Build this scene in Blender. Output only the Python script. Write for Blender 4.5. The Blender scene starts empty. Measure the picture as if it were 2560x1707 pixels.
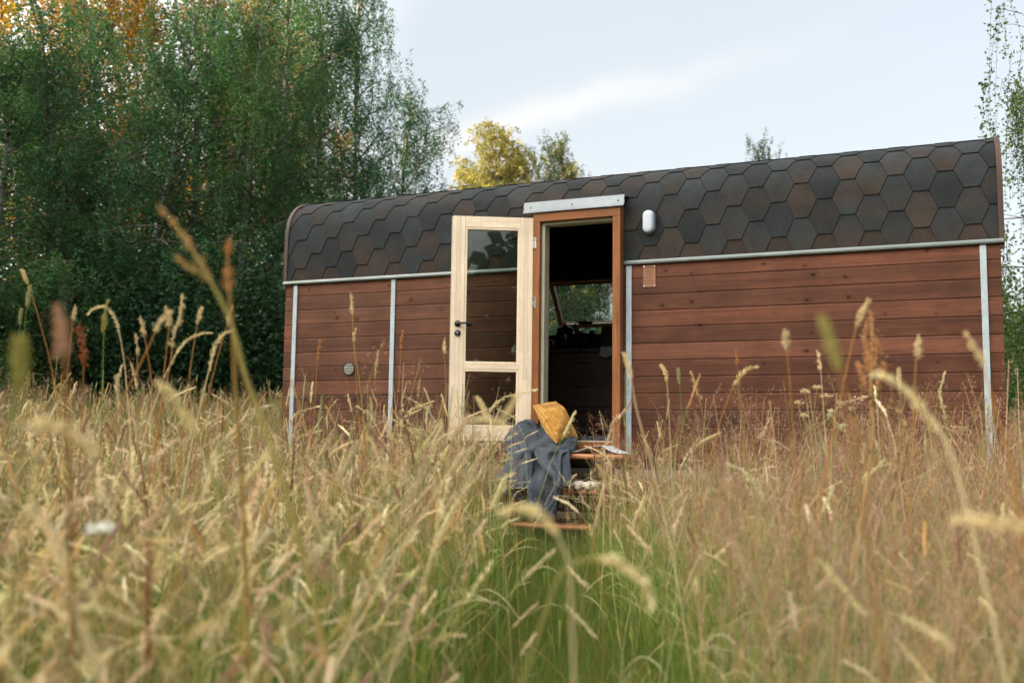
import bpy, math, random
import numpy as np
from mathutils import Matrix, Vector
R = math.radians
rng = np.random.default_rng(7)
random.seed(7)
scene = bpy.context.scene
COL = scene.collection

# ---------------------------------------------------------------- camera
CAMP = np.array([0.0, -7.6, 0.87])
CR = np.array([0.91895739, 0.39412806, 0.01343066])
CU = np.array([0.02670374, -0.09616975, 0.99500668])
CF = np.array([-0.39345168, 0.91401009, 0.0989006])
Z0 = 0.87                     # world height of the cabin's floor

def ray_dir(px, py):          # photo pixels (2560 wide)
    return CF + CR*(px-1280)/2489 - CU*(py-853.5)/2489
def wp(px, py, y):            # photo pixel -> point on a plane y = const
    d = ray_dir(px, py); t = (y-CAMP[1])/d[1]; return CAMP+t*d
def atd(dx, dy, dist):        # 2352-wide pixel -> point at a horizontal distance
    d = ray_dir(dx*1.088435, dy*1.088435); return CAMP + d*dist/math.hypot(d[0], d[1])

cam_d = bpy.data.cameras.new('camera'); cam = bpy.data.objects.new('camera', cam_d); COL.objects.link(cam)
m = Matrix(((CR[0], CU[0], -CF[0], CAMP[0]), (CR[1], CU[1], -CF[1], CAMP[1]), (CR[2], CU[2], -CF[2], CAMP[2]), (0, 0, 0, 1)))
cam.matrix_world = m
cam_d.sensor_width = 36; cam_d.lens = 35.0; cam_d.clip_start = 0.05; cam_d.clip_end = 3000
cam_d.dof.use_dof = True; cam_d.dof.focus_distance = 7.0; cam_d.dof.aperture_fstop = 2.4
scene.camera = cam

# ---------------------------------------------------------------- light
SUN_EL = R(9); SD = np.array([-0.78, -0.62]); SD = SD/np.linalg.norm(SD)
SUN_ROT = math.atan2(SD[0], SD[1])
w = bpy.data.worlds.new('World'); scene.world = w; w.use_nodes = True
nt = w.node_tree; N = nt.nodes; L = nt.links; N.clear()
out = N.new('ShaderNodeOutputWorld'); bg = N.new('ShaderNodeBackground'); sky = N.new('ShaderNodeTexSky')
sky.sky_type = 'NISHITA'; sky.sun_disc = False; sky.sun_elevation = SUN_EL; sky.sun_rotation = SUN_ROT
sky.air_density = 1.0; sky.dust_density = 2.0; sky.ozone_density = 1.5
# thin high cloud veil, laid out by direction in the sky
tc = N.new('ShaderNodeTexCoord')
mp = N.new('ShaderNodeMapping'); mp.inputs['Scale'].default_value = (1.2, 1.2, 5.0); L.new(tc.outputs['Generated'], mp.inputs['Vector'])
nz = N.new('ShaderNodeTexNoise'); nz.inputs['Scale'].default_value = 2.2; nz.inputs['Detail'].default_value = 7; nz.inputs['Roughness'].default_value = .55; nz.inputs['Distortion'].default_value = .6
L.new(mp.outputs[0], nz.inputs['Vector'])
# one long streak of cirrus: distance from a great circle
A = atd(1010, 340, 10)-CAMP; B = atd(1700, 130, 10)-CAMP
A = A/np.linalg.norm(A); B = B/np.linalg.norm(B)
nrm = np.cross(A, B); nrm /= np.linalg.norm(nrm); mid = (A*1.5+B*.5); mid /= np.linalg.norm(mid)
def vdot(v, src):
    n = N.new('ShaderNodeVectorMath'); n.operation = 'DOT_PRODUCT'; n.inputs[1].default_value = tuple(v); L.new(src, n.inputs[0]); return n.outputs['Value']
def mth(op, a, b=None, clamp=False):
    n = N.new('ShaderNodeMath'); n.operation = op; n.use_clamp = clamp
    for i, v in enumerate((a, b)):
        if v is None: continue
        if isinstance(v, (int, float)): n.inputs[i].default_value = v
        else: L.new(v, n.inputs[i])
    return n.outputs[0]
nz2 = N.new('ShaderNodeTexNoise'); nz2.inputs['Scale'].default_value = 7; nz2.inputs['Detail'].default_value = 6; L.new(tc.outputs['Generated'], nz2.inputs['Vector'])
d1 = mth('ADD', vdot(nrm, tc.outputs['Generated']), mth('MULTIPLY', mth('SUBTRACT', nz2.outputs['Fac'], .5), .06))
g1 = mth('POWER', 2.718, mth('MULTIPLY', mth('MULTIPLY', d1, d1), -4200.0))
d2 = mth('SUBTRACT', 1.0, vdot(mid, tc.outputs['Generated']))
g2 = mth('POWER', 2.718, mth('MULTIPLY', d2, -45.0))
streak = mth('MULTIPLY', mth('MULTIPLY', g1, g2), .36)
veil = mth('ADD', mth('MULTIPLY', nz.outputs['Fac'], .12), .60)
# the veil thickens to the horizon
sep = N.new('ShaderNodeSeparateXYZ'); L.new(tc.outputs['Generated'], sep.inputs[0])
hz = mth('POWER', mth('SUBTRACT', 1.0, mth('ABSOLUTE', sep.outputs['Z'])), 5.0)
vfac = mth('ADD', mth('ADD', veil, mth('MULTIPLY', hz, .35)), streak, clamp=False)
vfac = mth('MINIMUM', vfac, 1.25)
mx = N.new('ShaderNodeMix'); mx.data_type = 'RGBA'; mx.clamp_factor = False
VEIL = (2.60, 2.66, 2.68)
L.new(vfac, mx.inputs['Factor']); L.new(sky.outputs[0], mx.inputs[6]); mx.inputs[7].default_value = (*VEIL, 1)
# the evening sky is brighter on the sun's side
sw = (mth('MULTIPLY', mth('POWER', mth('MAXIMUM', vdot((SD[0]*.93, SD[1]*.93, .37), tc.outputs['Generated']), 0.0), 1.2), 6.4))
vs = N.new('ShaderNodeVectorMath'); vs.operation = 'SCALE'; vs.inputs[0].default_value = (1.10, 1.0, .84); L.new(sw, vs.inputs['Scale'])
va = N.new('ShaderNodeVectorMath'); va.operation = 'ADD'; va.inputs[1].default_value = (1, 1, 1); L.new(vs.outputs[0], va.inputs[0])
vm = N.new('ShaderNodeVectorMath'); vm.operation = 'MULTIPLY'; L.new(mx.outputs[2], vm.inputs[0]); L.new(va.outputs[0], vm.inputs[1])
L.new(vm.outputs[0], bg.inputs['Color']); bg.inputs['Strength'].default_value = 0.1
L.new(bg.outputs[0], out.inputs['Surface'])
sl = bpy.data.lights.new('sun', 'SUN'); so = bpy.data.objects.new('sun', sl); COL.objects.link(so)
sl.energy = 5.0; sl.angle = R(0.5); sl.color = (1.0, .78, .48)
sdir = Vector((SD[0]*math.cos(SUN_EL), SD[1]*math.cos(SUN_EL), math.sin(SUN_EL)))
so.rotation_euler = sdir.to_track_quat('Z', 'Y').to_euler(); so.location = (-30, -30, 20)
scene.view_settings.view_transform = 'Standard'; scene.view_settings.look = 'None'
scene.view_settings.gamma = 1; scene.view_settings.exposure = 1.9
try:
    scene.cycles.max_bounces = 8; scene.cycles.transparent_max_bounces = 8; scene.cycles.use_denoising = True
    scene.cycles.sample_clamp_indirect = 4
except Exception: pass

# ---------------------------------------------------------------- materials
MATS = {}
class NB:
    def __init__(s, name):
        s.m = bpy.data.materials.new(name); s.m.use_nodes = True; s.t = s.m.node_tree; s.n = s.t.nodes; s.l = s.t.links
        s.b = s.n['Principled BSDF']; s.out = s.n['Material Output']
    def add(s, typ, **kw):
        n = s.n.new(typ)
        for k, v in kw.items():
            if k in n.inputs.keys(): n.inputs[k].default_value = v
            else: setattr(n, k, v)
        return n
    def coord(s, scale=(1, 1, 1), which='Object', rot=(0, 0, 0)):
        c = s.add('ShaderNodeTexCoord'); mp = s.add('ShaderNodeMapping'); mp.inputs['Scale'].default_value = scale; mp.inputs['Rotation'].default_value = rot
        s.l.new(c.outputs[which], mp.inputs['Vector']); return mp.outputs[0]
    def noise(s, vec, scale, detail=4, rough=.6, dist=0):
        n = s.add('ShaderNodeTexNoise'); n.inputs['Scale'].default_value = scale; n.inputs['Detail'].default_value = detail
        n.inputs['Roughness'].default_value = rough; n.inputs['Distortion'].default_value = dist
        if vec is not None: s.l.new(vec, n.inputs['Vector'])
        return n.outputs['Fac']
    def ramp(s, fac, stops):
        r = s.add('ShaderNodeValToRGB'); e = r.color_ramp.elements
        while len(e) < len(stops): e.new(.5)
        for i, (p, c) in enumerate(stops):
            e[i].position = p; e[i].color = (*c, 1) if isinstance(c, tuple) else (c, c, c, 1)
        s.l.new(fac, r.inputs[0]); return r.outputs[0]
    def mul(s, a, b, fac=1.0, typ='MULTIPLY'):
        n = s.add('ShaderNodeMix'); n.data_type = 'RGBA'; n.blend_type = typ
        if isinstance(fac, float): n.inputs[0].default_value = fac
        else: s.l.new(fac, n.inputs[0])
        for i, v in ((6, a), (7, b)):
            if isinstance(v, tuple): n.inputs[i].default_value = (*v, 1)
            else: s.l.new(v, n.inputs[i])
        return n.outputs[2]
    def attr(s, name='col'):
        a = s.add('ShaderNodeAttribute'); a.attribute_name = name; return a.outputs['Color']
    def math(s, op, a, b=None, clamp=False):
        n = s.add('ShaderNodeMath'); n.operation = op; n.use_clamp = clamp
        for i, v in enumerate((a, b)):
            if v is None: continue
            if isinstance(v, (int, float)): n.inputs[i].default_value = v
            else: s.l.new(v, n.inputs[i])
        return n.outputs[0]
    def base(s, c):
        if isinstance(c, tuple): s.b.inputs['Base Color'].default_value = (*c, 1)
        else: s.l.new(c, s.b.inputs['Base Color'])
    def rough(s, r):
        if isinstance(r, (int, float)): s.b.inputs['Roughness'].default_value = r
        else: s.l.new(r, s.b.inputs['Roughness'])
    def bump(s, h, strength=.3, dist=.002):
        b = s.add('ShaderNodeBump'); b.inputs['Strength'].default_value = strength; b.inputs['Distance'].default_value = dist
        s.l.new(h, b.inputs['Height']); s.l.new(b.outputs[0], s.b.inputs['Normal'])

def mat_wood(name, color=None, grain_axis='x', rough=.55, knots=True, contrast=1.0, spec=.4, gscale=1.0):
    b = NB(name)
    g = 2.0*gscale; a = 45*gscale
    sc = {'x': (g, a, a), 'z': (a, a, g), 'y': (a, g, a)}[grain_axis]
    v = b.coord(sc)
    n1 = b.noise(v, 1.0, 5, .65, 1.5)
    n2 = b.noise(b.coord(tuple(k*.18 for k in sc)), 1.0, 4, .6, .8)
    c = b.attr() if color is None else color
    lo = 1-.42*contrast
    c = b.mul(c, b.ramp(n1, [(.3, lo), (.65, 1.08)]))
    c = b.mul(c, b.ramp(n2, [(.3, 1-.38*contrast), (.7, 1.12)]))
    blot = b.noise(b.coord((3, 3, 3)), 1.0, 5, .6)
    c = b.mul(c, b.ramp(blot, [(.32, 1-.3*contrast), (.6, 1.06)]))
    if knots:
        ks = {'x': (3.6, 5.0, 5.6), 'z': (5.6, 5, 3.6), 'y': (5.6, 3.6, 5)}[grain_axis]
        vo = b.add('ShaderNodeTexVoronoi'); vo.inputs['Scale'].default_value = 1.0; vo.voronoi_dimensions = '2D'; sx_ = b.add('ShaderNodeSeparateXYZ'); cx_ = b.add('ShaderNodeCombineXYZ'); b.l.new(b.coord(ks), sx_.inputs[0]); b.l.new(sx_.outputs[0], cx_.inputs[0]); b.l.new(sx_.outputs[2], cx_.inputs[1]); b.l.new(cx_.outputs[0], vo.inputs['Vector'])
        sepc = b.add('ShaderNodeSeparateColor'); b.l.new(vo.outputs['Color'], sepc.inputs[0])
        pick = b.math('GREATER_THAN', sepc.outputs[0], .62); ksz = b.math('ADD', b.math('MULTIPLY', sepc.outputs[1], .05), .022)
        dd = b.math('ADD', vo.outputs['Distance'], b.math('MULTIPLY', b.math('SUBTRACT', n1, .5), .06))
        k1 = b.math('MULTIPLY', b.math('LESS_THAN', dd, ksz), pick)
        k2 = b.math('MULTIPLY', b.math('LESS_THAN', dd, b.math('MULTIPLY', ksz, 2.6)), pick)
        c = b.mul(c, (.62, .5, .42), b.math('MULTIPLY', k2, .32))
        c = b.mul(c, (.18, .13, .1), b.math('MULTIPLY', k1, .85))
    b.base(c); b.rough(b.ramp(n2, [(.2, rough-.08), (.8, rough+.12)])); b.b.inputs['Specular IOR Level'].default_value = spec
    b.bump(n1, .25, .0015)
    MATS[name] = b.m; return b.m

def mat_plain(name, color, rough=.5, metal=0.0, var=.12, scale=25, bump=.0, spec=.5, coat=0):
    b = NB(name); n = b.noise(b.coord((1, 1, 1)), scale, 5, .65)
    n2 = b.noise(b.coord((1, 1, 1)), scale*.15, 4, .6)
    c = b.mul(color, b.ramp(n, [(.25, 1-var), (.75, 1+var*.5)])); c = b.mul(c, b.ramp(n2, [(.3, 1-var), (.7, 1+var*.4)]))
    b.base(c); b.rough(b.ramp(n, [(.2, max(.03, rough-.1)), (.8, min(1, rough+.1))])); b.b.inputs['Metallic'].default_value = metal
    b.b.inputs['Specular IOR Level'].default_value = spec
    if bump: b.bump(n, bump, .002)
    MATS[name] = b.m; return b.m

mat_wood('stained_wall', rough=.62, contrast=.9, spec=.18)
mat_wood('frame_wood', (.30, .112, .040), 'z', .45, knots=False, contrast=.8, spec=.2)
mat_wood('frame_wood_x', (.30, .112, .040), 'x', .45, knots=False, contrast=.8, spec=.2)
mat_wood('pine_z', grain_axis='z', rough=.48, knots=False, contrast=.28)
mat_wood('pine_x', grain_axis='x', rough=.48, knots=False, contrast=.28)
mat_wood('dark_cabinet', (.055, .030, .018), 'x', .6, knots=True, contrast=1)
mat_wood('rung_wood', (.50, .20, .08), 'x', .45, knots=False, contrast=.8)
mat_wood('stringer_wood', (.42, .22, .12), 'z', .6, knots=True, contrast=.8)
mat_wood('rim_wood', (.075, .040, .028), 'z', .6, knots=False, contrast=.8)
mat_wood('pale_board', (.5, .33, .18), 'x', .6, knots=False, contrast=.8)
mat_wood('grey_timber', (.36, .36, .34), 'x', .75, knots=False, contrast=.9)
mat_wood('sash_wood', (.20, .085, .03), 'z', .5, knots=False, contrast=.7)
mat_plain('strip_paint', (.42, .49, .53), .5, 0.0, .16, 30, .1)
mat_plain('galvanised', (.27, .30, .33), .42, .55, .16, 18, .05)
mat_plain('trim_metal', (.20, .225, .215), .4, .7, .2, 20)
mat_plain('weather_strip', (.50, .47, .36), .6, 0, .1)
mat_plain('black_metal', (.015, .017, .018), .35, .2, .1)
mat_plain('screw', (.08, .08, .08), .4, .7, .1)
mat_plain('silver', (.75, .74, .70), .25, .95, .05)
mat_plain('lamp_diffuser', (.48, .53, .62), .35, 0, .04, 12)
mat_plain('lamp_rim', (.22, .23, .24), .4, .3, .06)
mat_plain('plaque_metal', (.26, .115, .06), .45, .25, .2, 30)
mat_plain('engraving', (.07, .035, .02), .7, 0, .1)
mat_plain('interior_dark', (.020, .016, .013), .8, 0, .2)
mat_plain('vent_dark', (.03, .018, .014), .6, 0, .2)
mat_plain('vent_slat', (.62, .60, .56), .5, 0, .15)
mat_plain('kettle', (.03, .032, .035), .18, .6, .1)
mat_plain('basket', (.38, .26, .12), .8, 0, .4, 120, .6)
mat_plain('towel', (.20, .21, .23), .9, 0, .15, 60, .3)
mat_plain('paper', (.66, .68, .70), .6, 0, .05, 30)
mat_plain('print_ink', (.10, .12, .13), .6, 0, .5, 60)
mat_plain('rug', (.06, .075, .085), .95, 0, .5, 80, .8)
mat_plain('plank_dark', (.05, .035, .028), .9, 0, .3)
mat_plain('slip_plush', (.62, .53, .44), .95, 0, .2, 150, .9)
mat_plain('slip_sole', (.55, .47, .38), .8, 0, .15, 60, .2)

def mat_cloth():
    b = NB('grey_blanket'); v = b.coord((1, 1, 1))
    n = b.noise(b.coord((420, 420, 60)), 1, 3, .6); n3 = b.noise(b.coord((60, 60, 500)), 1, 2, .6); n2 = b.noise(v, 25, 4, .6)
    c = b.mul((.055, .064, .076), b.ramp(n, [(.35, .55), (.65, 1.7)])); c = b.mul(c, b.ramp(n2, [(.3, .8), (.7, 1.15)]))
    b.base(c); b.rough(.95); b.b.inputs['Specular IOR Level'].default_value = .15; b.bump(b.math('ADD', n, n3), .6, .002); MATS['grey_blanket'] = b.m
mat_cloth()
def mat_cushion():
    b = NB('mustard_plush'); n = b.noise(b.coord((1, 1, 1)), 14, 4, .65, .5); nf = b.noise(b.coord((1, 1, 1)), 220, 3, .6)
    uv = b.attr('rib'); s = b.add('ShaderNodeSeparateColor'); b.l.new(uv, s.inputs[0])
    rib = b.math('SINE', b.math('MULTIPLY', s.outputs[0], 6.283*20))
    c = b.ramp(n, [(.38, (.26, .10, .007)), (.50, (.43, .185, .016)), (.64, (.56, .30, .07))])
    c = b.mul(c, b.ramp(rib, [(.0, .74), (.6, 1.06)])); c = b.mul(c, b.ramp(nf, [(.3, .8), (.7, 1.15)]))
    b.base(c); b.rough(.85); b.b.inputs['Sheen Weight'].default_value = .5; b.b.inputs['Sheen Tint'].default_value = (1, .75, .3, 1)
    b.bump(b.math('ADD', rib, nf), .7, .003); MATS['mustard_plush'] = b.m
mat_cushion()
def mat_shingle():
    b = NB('shingle'); v = b.coord((1, 1, 1)); g = b.noise(v, 330, 3, .75); g2 = b.noise(v, 6, 5, .6); g3 = b.noise(v, 90, 3, .7)
    c = b.mul(b.attr(), b.ramp(g, [(.25, .45), (.55, 1.0), (.75, 1.75)])); c = b.mul(c, b.ramp(g2, [(.3, .8), (.7, 1.2)])); c = b.mul(c, b.ramp(g3, [(.3, .8), (.7, 1.2)]))
    b.base(c); b.rough(.88); b.b.inputs['Specular IOR Level'].default_value = .2; b.bump(g, .5, .002); MATS['shingle'] = b.m
mat_shingle()
def mat_glass():
    b = NB('glass'); b.n.remove(b.b)
    tr = b.add('ShaderNodeBsdfTransparent'); tr.inputs[0].default_value = (.72, .76, .72, 1)
    gl = b.add('ShaderNodeBsdfGlossy'); gl.inputs['Roughness'].default_value = .01; gl.inputs[0].default_value = (1, 1, 1, 1)
    fr = b.add('ShaderNodeFresnel'); fr.inputs['IOR'].default_value = 1.5
    mx = b.add('ShaderNodeMixShader'); k = b.math('MULTIPLY', fr.outputs[0], 1.0, True)
    b.l.new(k, mx.inputs[0]); b.l.new(tr.outputs[0], mx.inputs[1]); b.l.new(gl.outputs[0], mx.inputs[2]); b.l.new(mx.outputs[0], b.out.inputs['Surface'])
    MATS['glass'] = b.m
mat_glass()
def mat_foliage(name, trans=.35, rough=.6, spec=.3, tint=(1, 1, 1), objvar=False):
    b = NB(name); c = b.attr()
    if objvar:
        oi = b.add('ShaderNodeObjectInfo'); c = b.mul(c, b.ramp(oi.outputs['Random'], [(0, (.65, .86, .98)), (.5, (.95, 1.0, .85)), (1, (1.35, 1.15, .75))]))
    if tint != (1, 1, 1): c = b.mul(c, tint)
    b.base(c); b.rough(rough); b.b.inputs['Specular IOR Level'].default_value = spec
    tl = b.add('ShaderNodeBsdfTranslucent'); b.l.new(b.mul(c, (1.25, 1.2, .7)), tl.inputs[0])
    mx = b.add('ShaderNodeMixShader'); mx.inputs[0].default_value = trans
    b.l.new(b.b.outputs[0], mx.inputs[1]); b.l.new(tl.outputs[0], mx.inputs[2]); b.l.new(mx.outputs[0], b.out.inputs['Surface'])
    MATS[name] = b.m; return b.m
mat_foliage('leaf', .40, .5, .35, objvar=True); mat_foliage('leaf_sunlit', .4, .55, .25, (1.45, 1.18, .9)); mat_foliage('grass', .22, .6, .25); mat_foliage('haze_grass', .35, .8, .1)  # second leaf copy carries the low sun's gold in its colour
def mat_bark():
    b = NB('birch_bark'); v = b.coord((1, 1, 1)); n = b.noise(b.coord((2.5, 2.5, 14)), 1, 5, .7, .4); n2 = b.noise(v, 3, 4, .6)
    c = b.ramp(n, [(.40, (.03, .026, .024)), (.50, (.24, .22, .20)), (.75, (.38, .36, .33))]); c = b.mul(c, b.ramp(n2, [(.3, .45), (.6, 1.0)]))
    c = b.mul(c, b.attr())
    b.base(c); b.rough(.8); b.bump(n, .5, .01); MATS['birch_bark'] = b.m
mat_bark()
def mat_ground():
    b = NB('meadow_soil'); v = b.coord((1, 1, 1)); n = b.noise(v, .9, 6, .6); n2 = b.noise(v, 35, 5, .7)
    c = b.ramp(n, [(.35, (.05, .062, .022)), (.65, (.12, .098, .045))]); c = b.mul(c, b.ramp(n2, [(.3, .5), (.7, 1.4)]))
    b.base(c); b.rough(.95); b.bump(n2, .8, .03); MATS['meadow_soil'] = b.m
mat_ground()

# ---------------------------------------------------------------- mesh helpers
class MB:
    def __init__(s): s.V = []; s.F = []; s.C = []; s.n = 0; s.R = []
    def add(s, V, F, col=(1, 1, 1)):
        V = np.asarray(V, float).reshape(-1, 3); k = len(V); s.V.append(V)
        s.F += [tuple(int(i)+s.n for i in f) for f in F]
        c = np.asarray(col, float); c = np.tile(c, (k, 1)) if c.ndim == 1 else c
        s.C.append(c); s.n += k; return s
    def box(s, x0, x1, y0, y1, z0, z1, col=(1, 1, 1), M=None):
        V = np.array([(x, y, z) for x in (x0, x1) for y in (y0, y1) for z in (z0, z1)], float)
        F = [(0, 1, 3, 2), (4, 6, 7, 5), (0, 4, 5, 1), (2, 3, 7, 6), (0, 2, 6, 4), (1, 5, 7, 3)]
        if M is not None: V = V@np.array(M)[:3, :3].T+np.array(M)[:3, 3]
        return s.add(V, F, col)
    def tube(s, P, rad, n=8, col=(1, 1, 1), caps=True, sq=None):
        P = np.asarray(P, float); k = len(P); rad = np.broadcast_to(np.asarray(rad, float), (k,))
        T = np.gradient(P, axis=0); T /= np.linalg.norm(T, axis=1)[:, None]+1e-12
        ref = np.array([0, 0, 1.]) if abs(T[0, 2]) < .9 else np.array([1., 0, 0])
        V = []; u = np.cross(T[0], ref); u /= np.linalg.norm(u)
        for i in range(k):
            u = u-T[i]*(u@T[i]); u /= np.linalg.norm(u)+1e-12; v = np.cross(T[i], u)
            for j in range(n):
                a = 2*math.pi*j/n; V.append(P[i]+rad[i]*(math.cos(a)*u+math.sin(a)*v))
        F = [(i*n+j, i*n+(j+1) % n, (i+1)*n+(j+1) % n, (i+1)*n+j) for i in range(k-1) for j in range(n)]
        if caps: F += [tuple(range(n-1, -1, -1)), tuple((k-1)*n+j for j in range(n))]
        if isinstance(col, np.ndarray) and col.ndim == 2: col = np.repeat(col, n, axis=0)
        return s.add(V, F, col)
    def lathe(s, prof, c, n=24, col=(1, 1, 1), axis='z'):
        V = []
        for r, z in prof:
            for j in range(n):
                a = 2*math.pi*j/n; x, y = r*math.cos(a), r*math.sin(a)
                V.append({'z': (c[0]+x, c[1]+y, c[2]+z), 'y': (c[0]+x, c[1]+z, c[2]+y)}[axis])
        k = len(prof); F = [(i*n+j, i*n+(j+1) % n, (i+1)*n+(j+1) % n, (i+1)*n+j) for i in range(k-1) for j in range(n)]
        F += [tuple(range(n-1, -1, -1)), tuple((k-1)*n+j for j in range(n))]
        return s.add(V, F, col)
    def grid(s, G, col=(1, 1, 1)):
        a, b = G.shape[:2]; F = [(i*b+j, i*b+j+1, (i+1)*b+j+1, (i+1)*b+j) for i in range(a-1) for j in range(b-1)]
        if isinstance(col, np.ndarray) and col.ndim == 3: col = col.reshape(-1, 3)
        return s.add(G.reshape(-1, 3), F, col)
    def mesh(s, name, material, smooth=False):
        me = bpy.data.meshes.new(name)
        V = np.concatenate(s.V); me.from_pydata(V.tolist(), [], s.F); C = np.concatenate(s.C)
        a = me.color_attributes.new('col', 'FLOAT_COLOR', 'POINT')
        a.data.foreach_set('color', np.hstack([C, np.ones((len(C), 1))]).astype(np.float32).ravel())
        if smooth: me.polygons.foreach_set('use_smooth', [True]*len(me.polygons))
        me.materials.append(MATS[material]); me.update(); return me

def quads_mesh(name, V, F, C, material, smooth=False):
    me = bpy.data.meshes.new(name); nV, nF = len(V), len(F)
    me.vertices.add(nV); me.vertices.foreach_set('co', np.ascontiguousarray(V, np.float32).ravel())
    me.loops.add(nF*4); me.loops.foreach_set('vertex_index', np.ascontiguousarray(F, np.int32).ravel())
    me.polygons.add(nF); me.polygons.foreach_set('loop_start', np.arange(0, nF*4, 4, dtype=np.int32))
    me.polygons.foreach_set('loop_total', np.full(nF, 4, dtype=np.int32))
    if smooth: me.polygons.foreach_set('use_smooth', np.ones(nF, dtype=bool))
    me.update(calc_edges=True)
    a = me.color_attributes.new('col', 'FLOAT_COLOR', 'POINT')
    a.data.foreach_set('color', np.hstack([C, np.ones((nV, 1))]).astype(np.float32).ravel())
    me.materials.append(MATS[material]); return me

WL = {}
def tag(o, label=None, cat=None, group=None, kind=None):
    if label: o['label'] = label
    if cat: o['category'] = cat
    if group: o['group'] = group
    if kind: o['kind'] = kind
    return o
def empty(name, loc, label, cat, group=None, rz=0):
    o = bpy.data.objects.new(name, None); COL.objects.link(o); o.location = loc; o.rotation_euler = (0, 0, rz); o.empty_display_size = .2
    tag(o, label, cat, group); WL[o.name] = Matrix.Translation(loc) @ Matrix.Rotation(rz, 4, 'Z'); return o
def obj(name, mb, material, parent=None, smooth=False, bevel=0, label=None, local=False):
    me = mb if isinstance(mb, bpy.types.Mesh) else mb.mesh(name, material, smooth)
    o = bpy.data.objects.new(name, me); COL.objects.link(o)
    if parent is not None:
        o.parent = parent
        if not local: o.matrix_parent_inverse = WL.get(parent.name, Matrix.Identity(4)).inverted()
    if bevel:
        bm = o.modifiers.new('bevel', 'BEVEL'); bm.width = bevel; bm.segments = 2; bm.limit_method = 'ANGLE'; bm.angle_limit = R(40)
    if label: o['label'] = label
    return o
def smoothstep(x): x = np.clip(x, 0, 1); return x*x*(3-2*x)
def terrain(x, y):
    x = np.asarray(x, float); y = np.asarray(y, float)
    d = np.hypot(x-CAMP[0], y-CAMP[1])
    return .72*smoothstep((d-9.5)/9)*smoothstep((-3.5-x)/3) + .02*np.sin(x*1.7+y)*np.sin(y*1.3)

# ================================================================ CABIN
XL, XR, YB = -5.571, .417, 2.30
cabin = empty('mobile_cabin', (-2.58, 1.15, 0), 'long low wooden cabin with curved hexagon shingle roof standing in tall dry grass', 'cabin')
def Z(z): return z+Z0
# -- outline of the roof in (y, z relative to floor)
prof = [(.008, 1.425), (.006, 1.62), (.008, 1.81), (.018, 1.94), (.052, 2.05), (.125, 2.142), (.22, 2.203), (.32, 2.242), (.5, 2.292), (.75, 2.34), (1.15, 2.372)]
prof = prof + [(2.3-y, z) for y, z in prof[-2::-1]]
def catmull(P, n=14):
    P = np.array(P, float); Q = np.vstack([2*P[0]-P[1], P, 2*P[-1]-P[-2]]); o = []
    for i in range(1, len(Q)-2):
        for t in np.linspace(0, 1, n, endpoint=False):
            o.append(.5*((2*Q[i])+(-Q[i-1]+Q[i+1])*t+(2*Q[i-1]-5*Q[i]+4*Q[i+1]-Q[i+2])*t*t+(-Q[i-1]+3*Q[i]-3*Q[i+1]+Q[i+2])*t**3))
    o.append(P[-1]); return np.array(o)
PC = catmull(prof); PS = np.concatenate([[0], np.cumsum(np.linalg.norm(np.diff(PC, axis=0), axis=1))]); SMAX = PS[-1]
def psurf(s, off=0.0):
    s = np.asarray(s, float); y = np.interp(s, PS, PC[:, 0]); z = np.interp(s, PS, PC[:, 1]); e = .02
    dy = np.interp(s+e, PS, PC[:, 0])-np.interp(s-e, PS, PC[:, 0]); dz = np.interp(s+e, PS, PC[:, 1])-np.interp(s-e, PS, PC[:, 1])
    l = np.hypot(dy, dz)+1e-9; return y-dz/l*off, z+dy/l*off
HX0, HX1 = -3.05, -2.305        # door opening through wall and roof skirt
S_HOLE = np.interp(1.862, PC[:90, 1], PS[:90])
S_REAR = SMAX-np.interp(1.765, PC[:90, 1], PS[:90]); RX0, RX1 = -3.89, -2.53
# base roof sheet
mb = MB()
def roof_strip(x0, x1, s0, off, s1=None):
    ss = np.linspace(s0, SMAX if s1 is None else s1, 90); y, z = psurf(ss, off); G = np.zeros((len(ss), 2, 3))
    G[:, 0, 0] = x0; G[:, 1, 0] = x1; G[:, :, 1] = y[:, None]; G[:, :, 2] = Z(z)[:, None]; return G
for x0, x1, s0, s1 in ((XL, RX0, 0, SMAX), (RX0, HX0, 0, S_REAR), (HX0, RX1, S_HOLE, S_REAR), (RX1, HX1, S_HOLE, SMAX), (HX1, XR, 0, SMAX)):
    mb.grid(roof_strip(x0, x1, s0, -.002, s1), (.02, .02, .02)); mb.grid(roof_strip(x0, x1, s0, -.06, s1)[:, ::-1], (.02, .018, .015))
roof = obj('roof', mb, 'shingle', cabin, True)
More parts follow.
